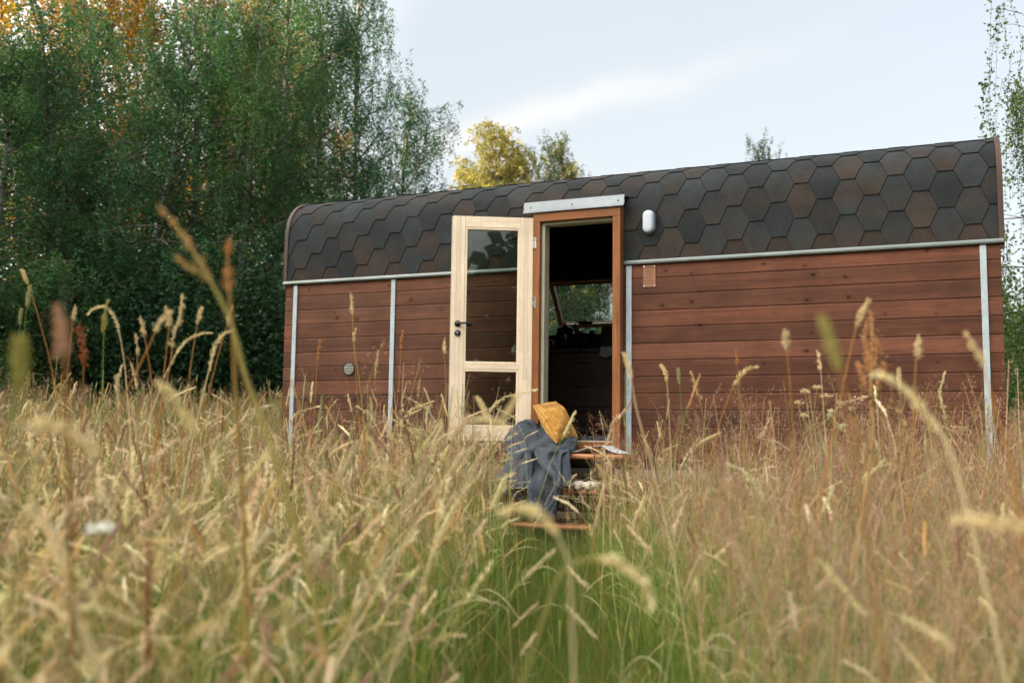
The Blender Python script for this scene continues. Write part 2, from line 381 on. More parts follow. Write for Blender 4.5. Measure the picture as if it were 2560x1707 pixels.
# shingles: one tilted hexagon each
mb = MB(); PITCH = .333; EXP = .134; TF = .105; HW = (PITCH-TF)/2+0.0   # half width at the widest level
rs = random.Random(11)
def clip(poly, ax, val, keep_less):
    o = []
    for i in range(len(poly)):
        a, b = poly[i], poly[(i+1) % len(poly)]; ia = (a[ax] <= val) == keep_less; ib = (b[ax] <= val) == keep_less
        if ia: o.append(a)
        if ia != ib:
            t = (val-a[ax])/(b[ax]-a[ax]); o.append((a[0]+(b[0]-a[0])*t, a[1]+(b[1]-a[1])*t))
    return o
nrows = int(SMAX/EXP)+2
XT = .246
for row in range(-1, nrows):
    sb = row*EXP; s_mid = sb+EXP; st = sb+2*EXP
    off = 0 if row % 2 else .5
    for j in range(-21, 4):
        xc = XT+(j+off)*PITCH
        if xc < XL-.3 or xc > XR+.3: continue
        tone = rs.random(); top = np.array([.026, .030, .032])*rs.uniform(.75, 1.25)
        brown = np.array([.044, .033, .027])*rs.uniform(.8, 1.2)
        bot = top*.9 if tone < .45 else (top*.45+brown*.55 if tone < .8 else brown)
        if row == -1: bot = top = brown*.92
        elif tone > .9: top = (top+brown)/2
        flip = rs.random() < .45 and row != -1
        e = .0015
        hexa = [(xc-TF/2+e, sb), (xc+TF/2-e, sb), (xc+PITCH/2-TF/2+TF/2-e, s_mid), (xc+TF/2-e, st), (xc-TF/2+e, st), (xc-PITCH/2+e, s_mid)]
        # widest vertices sit TF/2 short of the neighbours' flats
        hexa[2] = (xc+(PITCH-TF)/2+0.0-e, s_mid); hexa[5] = (xc-(PITCH-TF)/2+e, s_mid)
        bands = np.linspace(max(0, sb), min(SMAX, st), 9)
        if st <= 0 or sb >= SMAX: continue
        skip = rs.random()
        for a, bnd in zip(bands[:-1], bands[1:]):
            p = clip(clip(hexa, 1, a, False), 1, bnd, True)
            p = clip(clip(p, 0, XL+.012, False), 0, XR-.012, True) if p else p
            pieces = [p]
            if bnd <= S_HOLE+.002: pieces = [clip(p, 0, HX0, True), clip(p, 0, HX1, False)]
            if a >= S_REAR-.002: pieces = [clip(p, 0, RX0, True), clip(p, 0, RX1, False)]
            for q in pieces:
                if len(q) < 3: continue
                q = np.array(q); t = (q[:, 1]-sb)/(2*EXP); lift = .0115-.009*t
                y, z = psurf(q[:, 1], lift)
                f = np.clip(t*1.25-.1, 0, 1)[:, None]; f = f if not flip else np.clip(np.abs(t-.55)*2.2, 0, 1)[:, None]
                cc = bot*(1-f)+top*f
                V = np.column_stack([q[:, 0], y, Z(z)]); mb.add(V, [tuple(range(len(q)))], cc)
        # thickness along the two lower slants and the flat butt
        for (pa, pb) in ((hexa[5], hexa[0]), (hexa[0], hexa[1]), (hexa[1], hexa[2])):
            T = np.linspace(0, 1, 5 if pa[1] != pb[1] else 2); X = pa[0]+(pb[0]-pa[0])*T; S = pa[1]+(pb[1]-pa[1])*T
            ok = (S >= -.001) & (S <= SMAX) & (X > XL) & (X < XR) & ~((X > HX0) & (X < HX1) & (S < S_HOLE)) & ~((X > RX0) & (X < RX1) & (S > S_REAR))
            if not ok.all(): continue
            t = (S-sb)/(2*EXP); yu, zu = psurf(S, .0115-.009*t); yl, zl = psurf(S, 0)
            G = np.zeros((len(T), 2, 3)); G[:, :, 0] = X[:, None]; G[:, 0, 1] = yu; G[:, 0, 2] = Z(zu); G[:, 1, 1] = yl; G[:, 1, 2] = Z(zl)
            mb.grid(G, (.008, .008, .009))
obj('shingles', mb, 'shingle', roof)
# end rims that follow the outline
for x0, x1 in ((XL-.028, XL+.010), (XR-.010, XR+.026)):
    mb = MB(); ss = np.linspace(0, SMAX, 120); yo, zo = psurf(ss, .016); yi, zi = psurf(ss, -.05)
    yo[0:1] -= 0; G = np.zeros((len(ss), 5, 3))
    for k, (x, yy, zz) in enumerate(((x0, yi, zi), (x0, yo, zo), (x1, yo, zo), (x1, yi, zi), (x0, yi, zi))):
        G[:, k, 0] = x; G[:, k, 1] = yy; G[:, k, 2] = Z(zz)
    mb.grid(G); mb.box(x0+.001, x1-.001, -.006, .05, Z(1.375), Z(1.427)); obj('roof_rim', mb, 'rim_wood', roof)
# front wall: stained planks
NPL = 12; PZ = .1306
mb = MB(); ztop = 1.428; pr = random.Random(5)
lines = [1.428, 1.297]+[1.297-PZ*k for k in range(1, 11)]+[-.14]
for k in range(len(lines)-1):
    z1, z0 = lines[k], lines[k+1]
    for x0, x1 in ((XL, -5.44), (-5.439, -4.41), (-4.409, HX0), (HX1, -2.25), (-2.249, XR)):
        v = pr.uniform(.74, 1.30); h = pr.uniform(-.08, .08)
        c = np.array([.148*(1+h*.5), .056*(1+h*.2), .032])*v
        if x0 < -3.5: c = c*np.array([.98, 1.08, 1.12])
        ch = .009; P2 = [(.03, z0+.001), (.004, z0+.001), (0, z0+.001+ch*.6), (0, z1-.001-ch), (.005, z1-.001), (.03, z1-.001)]
        V = [(x, y, Z(z)) for x in (x0+.0005, x1-.0005) for y, z in P2]; n = 6
        F = [(i, (i+1) % n, n+(i+1) % n, n+i) for i in range(n)]+[tuple(range(n-1, -1, -1)), tuple(range(n, 2*n))]
        mb.add(V, [f[::-1] for f in F], c)
obj('front_wall', mb, 'stained_wall', cabin)
# core, side walls, back wall with window opening, floor, ceiling
WX0, WX1, WZ0, WZ1 = -3.87, -2.55, 1.10, 1.72
mb = MB()
mb.box(XL+.002, HX0, .031, .06, Z(-.13), Z(1.40)); mb.box(HX1, XR-.002, .031, .06, Z(-.13), Z(1.40))
mb.box(XL+.002, XR-.002, .061, YB-.04, Z(-.06), Z(-.002))
mb.box(XL+.03, WX0, YB-.06, YB-.032, Z(0), Z(1.9)); mb.box(WX1, XR-.03, YB-.06, YB-.032, Z(0), Z(1.9))
mb.box(WX0, WX1, YB-.06, YB-.032, Z(0), Z(WZ0)); mb.box(WX0, WX1, YB-.06, YB-.032, Z(WZ1), Z(1.9))
mb.box(-4.35, -4.30, .07, YB-.07, Z(0), Z(2.1))
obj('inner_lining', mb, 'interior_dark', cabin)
mb = MB()
for k in range(len(lines)-1):
    z1, z0 = Z(lines[k])-.001, Z(lines[k+1])+.001; c = np.array([.19, .075, .042])*pr.uniform(.85, 1.15)
    for x0, x1 in ((XL, WX0), (WX1, XR)): mb.box(x0, x1, YB-.03, YB, z0, z1, c)
    if z1 < Z(WZ0)+.06: mb.box(WX0, WX1, YB-.03, YB, z0, min(z1, Z(WZ0)), c)
    for x0, x1 in ((XL+.001, XL+.03), (XR-.03, XR-.001)): mb.box(x0, x1, .032, YB-.031, z0, z1, c)
obj('rear_and_side_walls', mb, 'stained_wall', cabin)
for x in (XL+.012, XR-.012):     # gables under the curve
    mb = MB(); ss = np.linspace(0, SMAX, 60); y, z = psurf(ss, -.03); V = np.column_stack([np.full(len(y), x), y, Z(z)]); mb.add(V, [tuple(range(len(y)))], (.19, .075, .042)); obj('gable', mb, 'stained_wall', cabin)
# vertical strips
for x, zb, w_ in ((-5.455, -.16, .042), (-4.417, -.14, .042), (-2.258, -.135, .045), (.304, -.155, .042)):
    mb = MB(); mb.box(x-w_/2, x+w_/2, -.013, -.0015, Z(zb), Z(1.402)); obj('cover_strip', mb, 'strip_paint', cabin, bevel=.002)
# metal eave trim, two runs
for x0, x1 in ((XL-.02, HX0-.012), (HX1+.008, XR+.02)):
    mb = MB(); P2 = [(.012, 1.409), (-.030, 1.409), (-.032, 1.420), (-.026, 1.428), (-.014, 1.434), (-.012, 1.442), (.012, 1.442)]
    V = [(x, y, Z(z)) for x in (x0, x1) for y, z in P2]; n = 7
    mb.add(V, [(i, n+i, n+(i+1) % n, (i+1) % n) for i in range(n)]+[tuple(range(n)), tuple(range(2*n-1, n-1, -1))]); obj('eave_trim', mb, 'trim_metal', cabin)
mb = MB(); mb.box(XL-.17, XL-.029, .35, .75, Z(1.43), Z(1.46)); mb.box(XL-.1, XL-.029, .40, .70, Z(1.461), Z(1.50)); obj('eave_board', mb, 'pale_board', cabin, bevel=.002)
# door frame
mb = MB(); FY0, FY1 = -.10, .055
fx = [(-3.051, -2.991), (-2.366, -2.303)]
for x0, x1 in fx: mb.box(x0, x1, FY0, FY1, Z(-.004 if 0 else -.003), Z(1.797))
frame = obj('door_frame', mb, 'frame_wood', cabin, bevel=.002)
mb = MB(); mb.box(-3.051, -2.303, FY0, FY1, Z(1.798), Z(1.872)); obj('lintel', mb, 'frame_wood_x', frame, bevel=.002)
mb = MB(); mb.box(-3.051, -2.303, FY0, FY1, Z(-.068), Z(-.004)); obj('sill', mb, 'frame_wood_x', frame, bevel=.002)
mb = MB(); mb.box(-2.990, -2.964, -.055, .05, Z(-.003), Z(1.797)); mb.box(-2.378, -2.367, -.05, .05, Z(-.003), Z(1.797))
mb.box(-2.963, -2.379, -.055, .05, Z(1.775), Z(1.797)); mb.box(-2.963, -2.379, -.055, .05, Z(-.003), Z(.008)); obj('rebate_lip', mb, 'weather_strip', frame, bevel=.002)
# hood
mb = MB(); P2 = [(.02, 1.985), (-.088, 1.968), (-.104, 1.958), (-.106, 1.895), (-.122, 1.890), (-.122, 1.872), (-.112, 1.872), (-.110, 1.884), (-.098, 1.888), (-.098, 1.952), (.02, 1.972)]
n = len(P2); V = [(x, y, Z(z)) for x in (-3.135, -2.27) for y, z in P2]; mb.add(V, [(i, n+i, n+(i+1) % n, (i+1) % n) for i in range(n)]+[(0, 1, 2, 9, 10), (2, 3, 8, 9), (3, 4, 5, 6, 7, 8), (n+10, n+9, n+2, n+1, n), (n+9, n+8, n+3, n+2), (n+8, n+7, n+6, n+5, n+4, n+3)])
hood = obj('door_hood', mb, 'galvanised', cabin)
for x in (-3.075, -2.71, -2.32):
    mb = MB(); mb.lathe([(.0001, -.004), (.005, -.004), (.0065, -.001), (.0065, .002)], (x, -.1065, Z(1.918)), 10, axis='y'); obj('screw', mb, 'screw', hood)
mb = MB(); mb.box(-3.04, -2.31, -.06, .02, Z(1.874), Z(1.95)); obj('packing_board', mb, 'sash_wood', hood)
# door leaf
LA = R(28); HP = np.array([-3.052, -.098]); LU = np.array([-math.cos(LA), -math.sin(LA)]); LN = np.array([LU[1], -LU[0]])  # LN points outward (toward viewer)
if LN[1] > 0: LN = -LN
def leafM():
    M = np.eye(4); M[:3, 0] = (LU[0], LU[1], 0); M[:3, 1] = (-LN[0], -LN[1], 0); M[:3, 2] = (0, 0, 1); M[:3, 3] = (HP[0], HP[1], Z(-.005)); return M
LM = leafM(); LW, LH, LT = .660, 1.837, .056
pine = lambda s=1.0: np.array([.84, .67, .50])*s
mb = MB(); dr = random.Random(3)
def stile(u0, u1, z0, z1, cuts):
    zs = [z0]+cuts+[z1]; w_ = (u1-u0); us = [u0, u0+w_*.36, u0+w_*.68, u1]
    for a in range(3):
        c2 = [z0]+[z+dr.uniform(-.12, .12) for z in cuts]+[z1]
        for i in range(len(c2)-1): mb.box(us[a]+.0004, us[a+1]-.0004, 0, LT, c2[i], c2[i+1]-.0003, pine(dr.uniform(.84, 1.10)), LM)
stile(0, .105, 0, LH, [.6, 1.15]); stile(LW-.10, LW, 0, LH, [.35, 1.3])
door = obj('door', mb, 'pine_z', cabin, bevel=.0012)
mb = MB()
def rail(z0, z1, n=2):
    for k in range(n):
        a, b_ = z0+(z1-z0)*k/n, z0+(z1-z0)*(k+1)/n; u = sorted([.106, LW-.101]+[dr.uniform(.2, .5)])
        for i in range(2): mb.box(u[i]+.0003, u[i+1]-.0003, .0015, LT-.0015, a+.0003, b_-.0003, pine(dr.uniform(.86, 1.08)), LM)
for args_ in ((LH-.090, LH, 2), (.0, .108, 3), (.578, .620, 1)):
    mb = MB(); rail(*args_); obj('rail', mb, 'pine_x', door, bevel=.0012)
def bead(u0, u1, z0, z1, w_=.019):
    for y0, y1 in ((.004, .017), (LT-.017, LT-.004)):
        mb.box(u0, u0+w_, y0, y1, z0, z1, pine(1.05), LM); mb.box(u1-w_, u1, y0, y1, z0, z1, pine(.98), LM)
        mb.box(u0+w_+.0003, u1-w_-.0003, y0, y1, z0, z0+w_, pine(1.08), LM); mb.box(u0+w_+.0003, u1-w_-.0003, y0, y1, z1-w_, z1, pine(1.0), LM)
mb = MB(); G1 = (.1055, LW-.1005, .621, LH-.0905); G2 = (.1055, LW-.1005, .1085, .5775)
bead(*G1); bead(*G2); obj('glazing_bead', mb, 'pine_z', door, bevel=.003)
for g in (G1, G2):
    mb = MB(); mb.box(g[0]+.004, g[1]-.004, .020, .036, g[2]+.004, g[3]-.004, (1, 1, 1), LM); obj('pane', mb, 'glass', door)
mb = MB(); mb.box(LW+.0004, LW+.010, .02, LT+.006, .002, LH-.002, pine(1.15), LM); mb.box(-.001-.006, -.0004, .02, LT+.004, .002, LH-.002, (.55, .53, .45), LM); obj('edge_strip', mb, 'weather_strip', door)
def loc(u, y, z): return (LM@np.array([u, y, z, 1]))[:3]
mb = MB()
hz_ = .945; hu = LW-.050
for side, yy in ((-1, -.001), (1, LT+.001)):
    mb.tube([loc(hu, yy, hz_), loc(hu, yy+side*.008, hz_)], .026, 24); mb.tube([loc(hu, yy+side*.008, hz_), loc(hu, yy+side*.045, hz_), loc(hu-.004, yy+side*.050, hz_)], .0095, 12)
    mb.tube([loc(hu+.006, yy+side*.048, hz_), loc(hu-.06, yy+side*.050, hz_), loc(hu-.118, yy+side*.050, hz_)], [.0095, .0085, .008], 12)
hnd = obj('handle', mb, 'black_metal', door, True)
for side, yy in ((1, LT+.001), (-1, -.001)):
    mb = MB(); mb.tube([loc(hu, yy, hz_-.078), loc(hu, yy+side*.008, hz_-.078)], .026, 24); esc = obj('escutcheon', mb, 'black_metal', door, True)
mb = MB(); mb.tube([loc(hu, -.0092, hz_-.071), loc(hu, -.0125, hz_-.071)], .0085, 16); mb.box(hu-.004, hu+.004, -.0125, -.0092, hz_-.096, hz_-.076, (1, 1, 1), LM); obj('lock_cylinder', mb, 'silver', esc)
for z in (1.62, 1.125):
    mb = MB(); mb.tube([(-3.046, -.112, Z(z-.045)), (-3.046, -.112, Z(z-.016))], .0065, 10); mb.tube([(-3.046, -.112, Z(z-.014)), (-3.046, -.112, Z(z+.014))], .0065, 10); mb.tube([(-3.046, -.112, Z(z+.016)), (-3.046, -.112, Z(z+.045))], .0065, 10)
    mb.box(-3.042, -3.022, -.1035, -.1005, Z(z-.045), Z(z+.045)); obj('hinge', mb, 'silver', door)
# wall lamp
mb = MB()
def stadium(cx, cz, hw, hh, prof_, n=40):
    V = []
    for s_, y in prof_:
        for j in range(n):
            a = 2*math.pi*j/n; x = hw*s_*math.cos(a) if 1 else 0; z = hw*s_*math.sin(a); z += (hh-hw)*(1 if math.sin(a) > 0 else -1)
            V.append((cx+x, y, cz+z))
    k = len(prof_); F = [(i*n+j, (i+1)*n+j, (i+1)*n+(j+1) % n, i*n+(j+1) % n) for i in range(k-1) for j in range(n)]
    F += [tuple((k-1)*n+n-1-j for j in range(n))]; return V, F
V, F = stadium(-2.090, Z(1.742), .050, .097, [(1, .004), (1, -.018), (.97, -.024), (.9, -.026)]); mb.add(V, F); lamp = obj('wall_lamp', mb, 'lamp_rim', cabin, True)
mb = MB(); V, F = stadium(-2.090, Z(1.742), .046, .093, [(.96, -.0265), (.98, -.040), (.93, -.054), (.80, -.063), (.5, -.067), (.1, -.068)]); mb.add(V, F); obj('lamp_shade', mb, 'lamp_diffuser', lamp, True)
# plaque
mb = MB(); px0, px1, pz0, pz1 = -2.142, -2.040, 1.222, 1.398; mb.box(px0, px1, -.007, -.0015, Z(pz0), Z(pz1)); plq = obj('name_plate', mb, 'plaque_metal', cabin, bevel=.0015)
for x in (px0+.009, px1-.009):
    for z in (pz0+.010, pz1-.010):
        mb = MB(); mb.lathe([(.0001, -.003), (.004, -.0022), (.005, 0)], (x, -.0075, Z(z)), 10, axis='y'); obj('stud', mb, 'silver', plq)
mb = MB(); er = random.Random(2)
def letters(xc, z, w_, h, n):
    for i in range(n):
        x = xc-w_/2+w_*i/n; a = er.random()
        mb.box(x, x+w_/n*.28, -.0076, -.0071, Z(z), Z(z+h))
        if a > .3: mb.box(x+w_/n*.28, x+w_/n*.75, -.0076, -.0071, Z(z+h*(.75 if a > .6 else .4)), Z(z+h*(1 if a > .6 else .65)))
        if a < .7: mb.box(x+w_/n*.28, x+w_/n*.75, -.0076, -.0071, Z(z), Z(z+h*.25))
pc = (px0+px1)/2
letters(pc, 1.372, .078, .013, 8); letters(pc, 1.308, .050, .007, 8); letters(pc, 1.292, .052, .009, 8); letters(pc, 1.266, .082, .010, 12); letters(pc, 1.243, .078, .007, 14)
ring = [(pc+.019*math.cos(a), -.0074, Z(1.343)+.019*math.sin(a)) for a in np.linspace(0, 2*math.pi, 24)]; mb.tube(ring, .0012, 4, caps=False)
mb.tube([(pc-.014, -.0074, Z(1.338)), (pc-.003, -.0074, Z(1.352)), (pc+.004, -.0074, Z(1.344)), (pc+.014, -.0074, Z(1.342))], .0014, 4); mb.tube([(pc-.010, -.0074, Z(1.331)), (pc+.010, -.0074, Z(1.331))], .0011, 4)
obj('engraved_lines', mb, 'engraving', plq)
# vent
vc = (-4.853, Z(.620)); mb = MB(); mb.lathe([(.056, -.004), (.062, -.010), (.058, -.014), (.052, -.012), (.050, -.004), (.0001, -.003)], (vc[0], 0, vc[1]), 32, axis='y'); vent = obj('air_vent', mb, 'vent_dark', cabin, True)
mb = MB()
for k in range(-3, 4):
    z = k*.0145; h = math.sqrt(max(.0502**2-z*z, 0)); mb.box(vc[0]-h, vc[0]+h, -.0125, -.0075, vc[1]+z-.0024, vc[1]+z+.0024)
obj('vent_slats', mb, 'vent_slat', vent)
# chassis
mb = MB(); mb.box(XL+.1, XR-.1, .03, .09, Z(-.284), Z(-.214)); mb.box(XL+.1, XR-.1, 2.1, 2.17, Z(-.284), Z(-.214)); ch = obj('chassis_rail', mb, 'grey_timber', cabin, bevel=.003)
for k in range(5): mb = MB() if k == 0 else mb; mb.box(XL+.3, XR-.3, .42, .44, .01+k*.135, .14+k*.135)
obj('skirting', mb, 'plank_dark', ch)
mb = MB()
for x in np.arange(XL+.3, XR, .6): mb.box(x, x+.05, .1, 2.09, Z(-.28), Z(-.215))
mb.box(XL+.05, XR-.05, .062, YB-.05, Z(-.20), Z(-.075)); obj('underframe', mb, 'plank_dark', ch)
for x in (-4.1, -1.2):
    for y in (.30, 1.98):
        mb = MB(); cz = .30; pr_ = [(.12, -.08), (.26, -.09), (.295, -.07), (.30, 0), (.295, .07), (.26, .09), (.12, .08)]; mb.lathe(pr_, (x, y, cz), 28, axis='y'); obj('wheel', mb, 'black_metal', cabin, True)
for x in (XL+.4, XR-.4):
    mb = MB(); mb.tube([(x, .3, -.02), (x, .3, .60)], .03, 10); mb.box(x-.1, x+.1, .2, .4, -.02, .02); obj('support_leg', mb, 'galvanised', cabin)
# rear window with its raised sash
win = None
mb = MB(); t_ = .035
mb.box(WX0, WX0+t_, YB-.07, YB+.01, Z(WZ0), Z(WZ1)); mb.box(WX1-t_, WX1, YB-.07, YB+.01, Z(WZ0), Z(WZ1)); mb.box(WX0+t_, WX1-t_, YB-.07, YB+.01, Z(WZ1-t_), Z(WZ1)); mb.box(WX0+t_, WX1-t_, YB-.07, YB+.01, Z(WZ0), Z(WZ0+.02))
win = obj('rear_window', mb, 'sash_wood', cabin, bevel=.002)
a_ = math.atan2(.37, .47); SM = np.eye(4); SM[:3, 0] = (1, 0, 0); SM[:3, 1] = (0, math.cos(a_), math.sin(a_)); SM[:3, 2] = (0, -math.sin(a_), math.cos(a_)); SM[:3, 3] = (0, YB+.03, Z(WZ1-.01))
# local z runs down the sash (negative), local y is its outer side
Ls = .60; mb = MB()
mb.box(WX0+.01, WX0+.07, 0, .045, -Ls, 0, (1, 1, 1), SM); mb.box(WX1-.07, WX1-.01, 0, .045, -Ls, 0, (1, 1, 1), SM)
mb.box(WX0+.071, WX1-.071, 0, .045, -Ls, -Ls+.06, (1, 1, 1), SM); mb.box(WX0+.071, WX1-.071, 0, .045, -.06, 0, (1, 1, 1), SM); obj('sash', mb, 'sash_wood', win, bevel=.002)
mb = MB(); mb.box(WX0+.066, WX1-.066, .018, .024, -Ls+.056, -.056, (1, 1, 1), SM); obj('pane', mb, 'glass', win)
mb = MB(); mb.box(WX0+.062, WX0+.070, -.008, 0, -Ls+.05, -.05, (1, 1, 1), SM); mb.box(WX0+.07, WX1-.07, -.008, 0, -Ls+.050, -Ls+.062, (1, 1, 1), SM); obj('seal_strip', mb, 'silver', win)
p1 = np.array([WX0+.02, YB-.05, Z(1.36)]); p2 = (SM@np.array([WX0+.04, -.004, -.30, 1]))[:3]
mb = MB(); mb.tube([p1, p2], .007, 8); mb.tube([p1-[0, .0, .01], p1+[0, 0, .01]], .014, 8); obj('stay', mb, 'silver', win)
# interior: kitchen cabinet
CY, CZ = 1.60, .905
kc = empty('kitchen_cabinet', (-3.2, 1.9, Z0), 'dark plank kitchen cabinet with drawers seen through the open doorway', 'cabinet')
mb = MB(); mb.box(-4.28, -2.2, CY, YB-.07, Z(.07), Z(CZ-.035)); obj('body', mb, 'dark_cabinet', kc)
mb = MB(); mb.box(-4.29, -2.18, CY-.03, YB-.065, Z(CZ-.034), Z(CZ)); obj('worktop', mb, 'dark_cabinet', kc, bevel=.003)
for z0, z1 in ((.09, .33), (.335, .575), (.58, .80)):
    for x0, x1 in ((-4.27, -3.55), (-3.545, -2.86), (-2.855, -2.21)):
        mb = MB(); mb.box(x0, x1, CY-.02, CY-.001, Z(z0), Z(z1)); dw = obj('drawer', mb, 'dark_cabinet', kc, bevel=.002)
        mb = MB(); mb.box((x0+x1)/2-.09, (x0+x1)/2+.09, CY-.034, CY-.0205, Z(z1-.045), Z(z1-.033)); obj('pull', mb, 'black_metal', dw)
mb = MB(); rr = random.Random(8)
G = np.zeros((16, 30, 3)); 
for i in range(16):
    for j in range(30): G[i, j] = (-2.95+.55*j/29, .10+.5*i/15, Z(.012+rr.uniform(0, .012)))
mb.grid(G)
for k in range(900):
    x, y = rr.uniform(-2.95, -2.40), rr.uniform(.10, .6); mb.add([(x, y, Z(.012)), (x+.008, y, Z(.012)), (x+rr.uniform(-.015, .015), y+rr.uniform(-.015, .015), Z(.05))], [(0, 1, 2)])
tag(obj('shaggy_rug', mb, 'rug'), 'dark shaggy rug on the floor just inside the doorway', 'rug')
def counter_pt(u, v, y): return wp(1340+u/7.127, 680+v/7.127, y)
# tiered stand
p = counter_pt(875, 1100, 1.9); cx = p[0]
ts = empty('tiered_stand', (cx, 1.9, Z(CZ)), 'black two tier fruit stand with a thin pole and ring handle on the kitchen worktop', 'stand')
zt = counter_pt(880, 655, 1.9)[2]; zp = counter_pt(880, 915, 1.9)[2]; zb = counter_pt(880, 1160, 1.9)[2]
mb = MB(); mb.tube([(cx, 1.9, Z(CZ)), (cx, 1.9, zt-.02)], .005, 8); mb.tube([(cx+.012*math.cos(a), 1.9, zt-.008+.012*math.sin(a)) for a in np.linspace(0, 6.28, 16)], .003, 6); obj('pole', mb, 'black_metal', ts)
mb = MB(); mb.lathe([(.02, -.012), (.06, -.006), (.088, .010), (.090, .012), (.06, 0), (.0001, -.006)], (cx, 1.9, zp), 28); obj('upper_dish', mb, 'black_metal', ts, True)
mb = MB(); mb.lathe([(.04, -.03), (.10, -.02), (.135, .02), (.138, .024), (.10, -.008), (.0001, -.018)], (cx, 1.9, zb), 32); obj('lower_dish', mb, 'black_metal', ts, True)
mb = MB(); mb.lathe([(.05, 0), (.05, .01), (.01, .02)], (cx, 1.9, Z(CZ)), 16); obj('foot', mb, 'black_metal', ts)
for k, (dx, c_) in enumerate(((-.045, (.20, .22, .05)), (.075, (.05, .03, .02)))):
    mb = MB(); mb.lathe([(.0001, -.03), (.02, -.026), (.034, -.005), (.034, .012), (.022, .03), (.0001, .034)], (cx+dx, 1.9, zb+.035), 16, col=c_)
    b = 'leaf'; tag(obj('fruit', mb, b, None, True), ('green pear shaped fruit in the lower dish of the black stand', 'dark round fruit in the lower dish of the black stand')[k], 'fruit')
# kettle / pot
p = counter_pt(520, 1280, 1.85); kx = p[0]; hk = counter_pt(520, 960, 1.85)[2]-Z(CZ)
kt = empty('kettle', (kx, 1.85, Z(CZ)), 'dark shiny kettle on the worktop left of the black stand', 'kettle')
mb = MB(); mb.lathe([(.085, 0), (.10, .01), (.098, hk*.6), (.082, hk*.9), (.03, hk)], (kx, 1.85, Z(CZ)), 32); obj('body', mb, 'kettle', kt, True)
mb = MB(); mb.tube([(kx+.09, 1.85, Z(CZ)+.04), (kx+.15, 1.85, Z(CZ)+.06), (kx+.155, 1.85, Z(CZ)+hk*.75), (kx+.08, 1.85, Z(CZ)+hk*.85)], .010, 8); obj('handle', mb, 'black_metal', kt, True)
mb = MB(); mb.lathe([(.03, 0), (.03, .008), (.008, .012), (.012, .03), (.0001, .034)], (kx, 1.85, Z(CZ)+hk), 16); obj('lid', mb, 'black_metal', kt, True)
# small jars left
for k, (u, v, r_, h_) in enumerate(((250, 1330, .04, .10), (320, 1330, .03, .075))):
    p = counter_pt(u, v, 1.8); j = empty('jar', (p[0], 1.8, Z(CZ)), ('larger dark jar at the left end of the worktop', 'smaller dark jar between the larger jar and the kettle')[k], 'jar', 'jars on the worktop')
    mb = MB(); mb.lathe([(r_, 0), (r_*1.02, h_*.8), (r_*.7, h_)], (p[0], 1.8, Z(CZ)), 18); obj('body', mb, 'kettle', j, True)
    mb = MB(); mb.lathe([(r_*.8, 0), (r_*.8, .015), (.0001, .018)], (p[0], 1.8, Z(CZ)+h_), 18); obj('lid', mb, 'silver', j, True)
# woven bottle
p = counter_pt(710, 1150, 2.0); hb = counter_pt(710, 930, 2.0)[2]-Z(CZ)
wb = empty('wicker_bottle', (p[0], 2.0, Z(CZ)), 'straw coloured wicker covered bottle with a loop handle beside the black stand', 'bottle')
mb = MB(); mb.lathe([(.034, 0), (.042, .02), (.042, hb*.7), (.022, hb*.9), (.018, hb)], (p[0], 2.0, Z(CZ)), 20); obj('wicker_body', mb, 'basket', wb, True)
mb = MB(); mb.tube([(p[0]+.03, 2.0, Z(CZ)+hb*.8), (p[0]+.055, 2.0, Z(CZ)+hb*.98), (p[0]+.02, 2.0, Z(CZ)+hb*1.1), (p[0]-.01, 2.0, Z(CZ)+hb)], .005, 6); obj('loop_handle', mb, 'basket', wb, True)
# glasses
for k, (u, y) in enumerate(((720, 1.7), (830, 1.68), (990, 1.72))):
    p = counter_pt(u, 1280, y); mb = MB(); mb.lathe([(.022, 0), (.030, .005), (.034, .085), (.032, .085), (.028, .012), (.0001, .01)], (p[0], y, Z(CZ)), 20)
    tag(obj('drinking_glass', mb, 'glass', None, True), ('clear glass on the worktop in front of the wicker bottle', 'clear glass on the worktop directly in front of the black stand', 'clear glass on the worktop right of the black stand')[k], 'glass', 'glasses on the worktop')
# board and towel
p0 = counter_pt(1160, 1290, 1.95); p1 = counter_pt(1180, 975, 1.95)
cb = MB(); cb.box(p0[0], p0[0]+.34, 1.95, 1.97, Z(CZ)+.001, p1[2]); cb.tube([(p0[0]+.04, 1.96, p1[2]-.005), (p0[0]+.03, 1.96, p1[2]+.03)], .006, 6)
tag(obj('chopping_board', cb, 'plank_dark', None, bevel=.006), 'tall dark chopping board standing at the right end of the worktop', 'board')
p = counter_pt(1100, 1400, 1.56); G = np.zeros((14, 22, 3))
xr = p[0]
for i in range(14):
    for j in range(22):
        u, v = j/21, i/13; x = xr+.01+.42*u; drop = .055+.10*smoothstep((u-.45)/.2)+.03*math.sin(u*9)
        if v < .3: y = 1.62-(v/.3)*.065; z = CZ+.006
        else: y = 1.553-.008*math.sin(u*26)*((v-.3)/.7); z = CZ+.004-drop*1.25*(v-.3)/.7
        G[i, j] = (x+.02*math.sin(v*3)*(1-u), y, Z(z))
mb = MB(); mb.grid(G); o = obj('tea_towel', mb, 'towel', None, True); sm = o.modifiers.new('thick', 'SOLIDIFY'); sm.thickness = .004; tag(o, 'grey tea towel hanging over the edge of the worktop', 'towel')

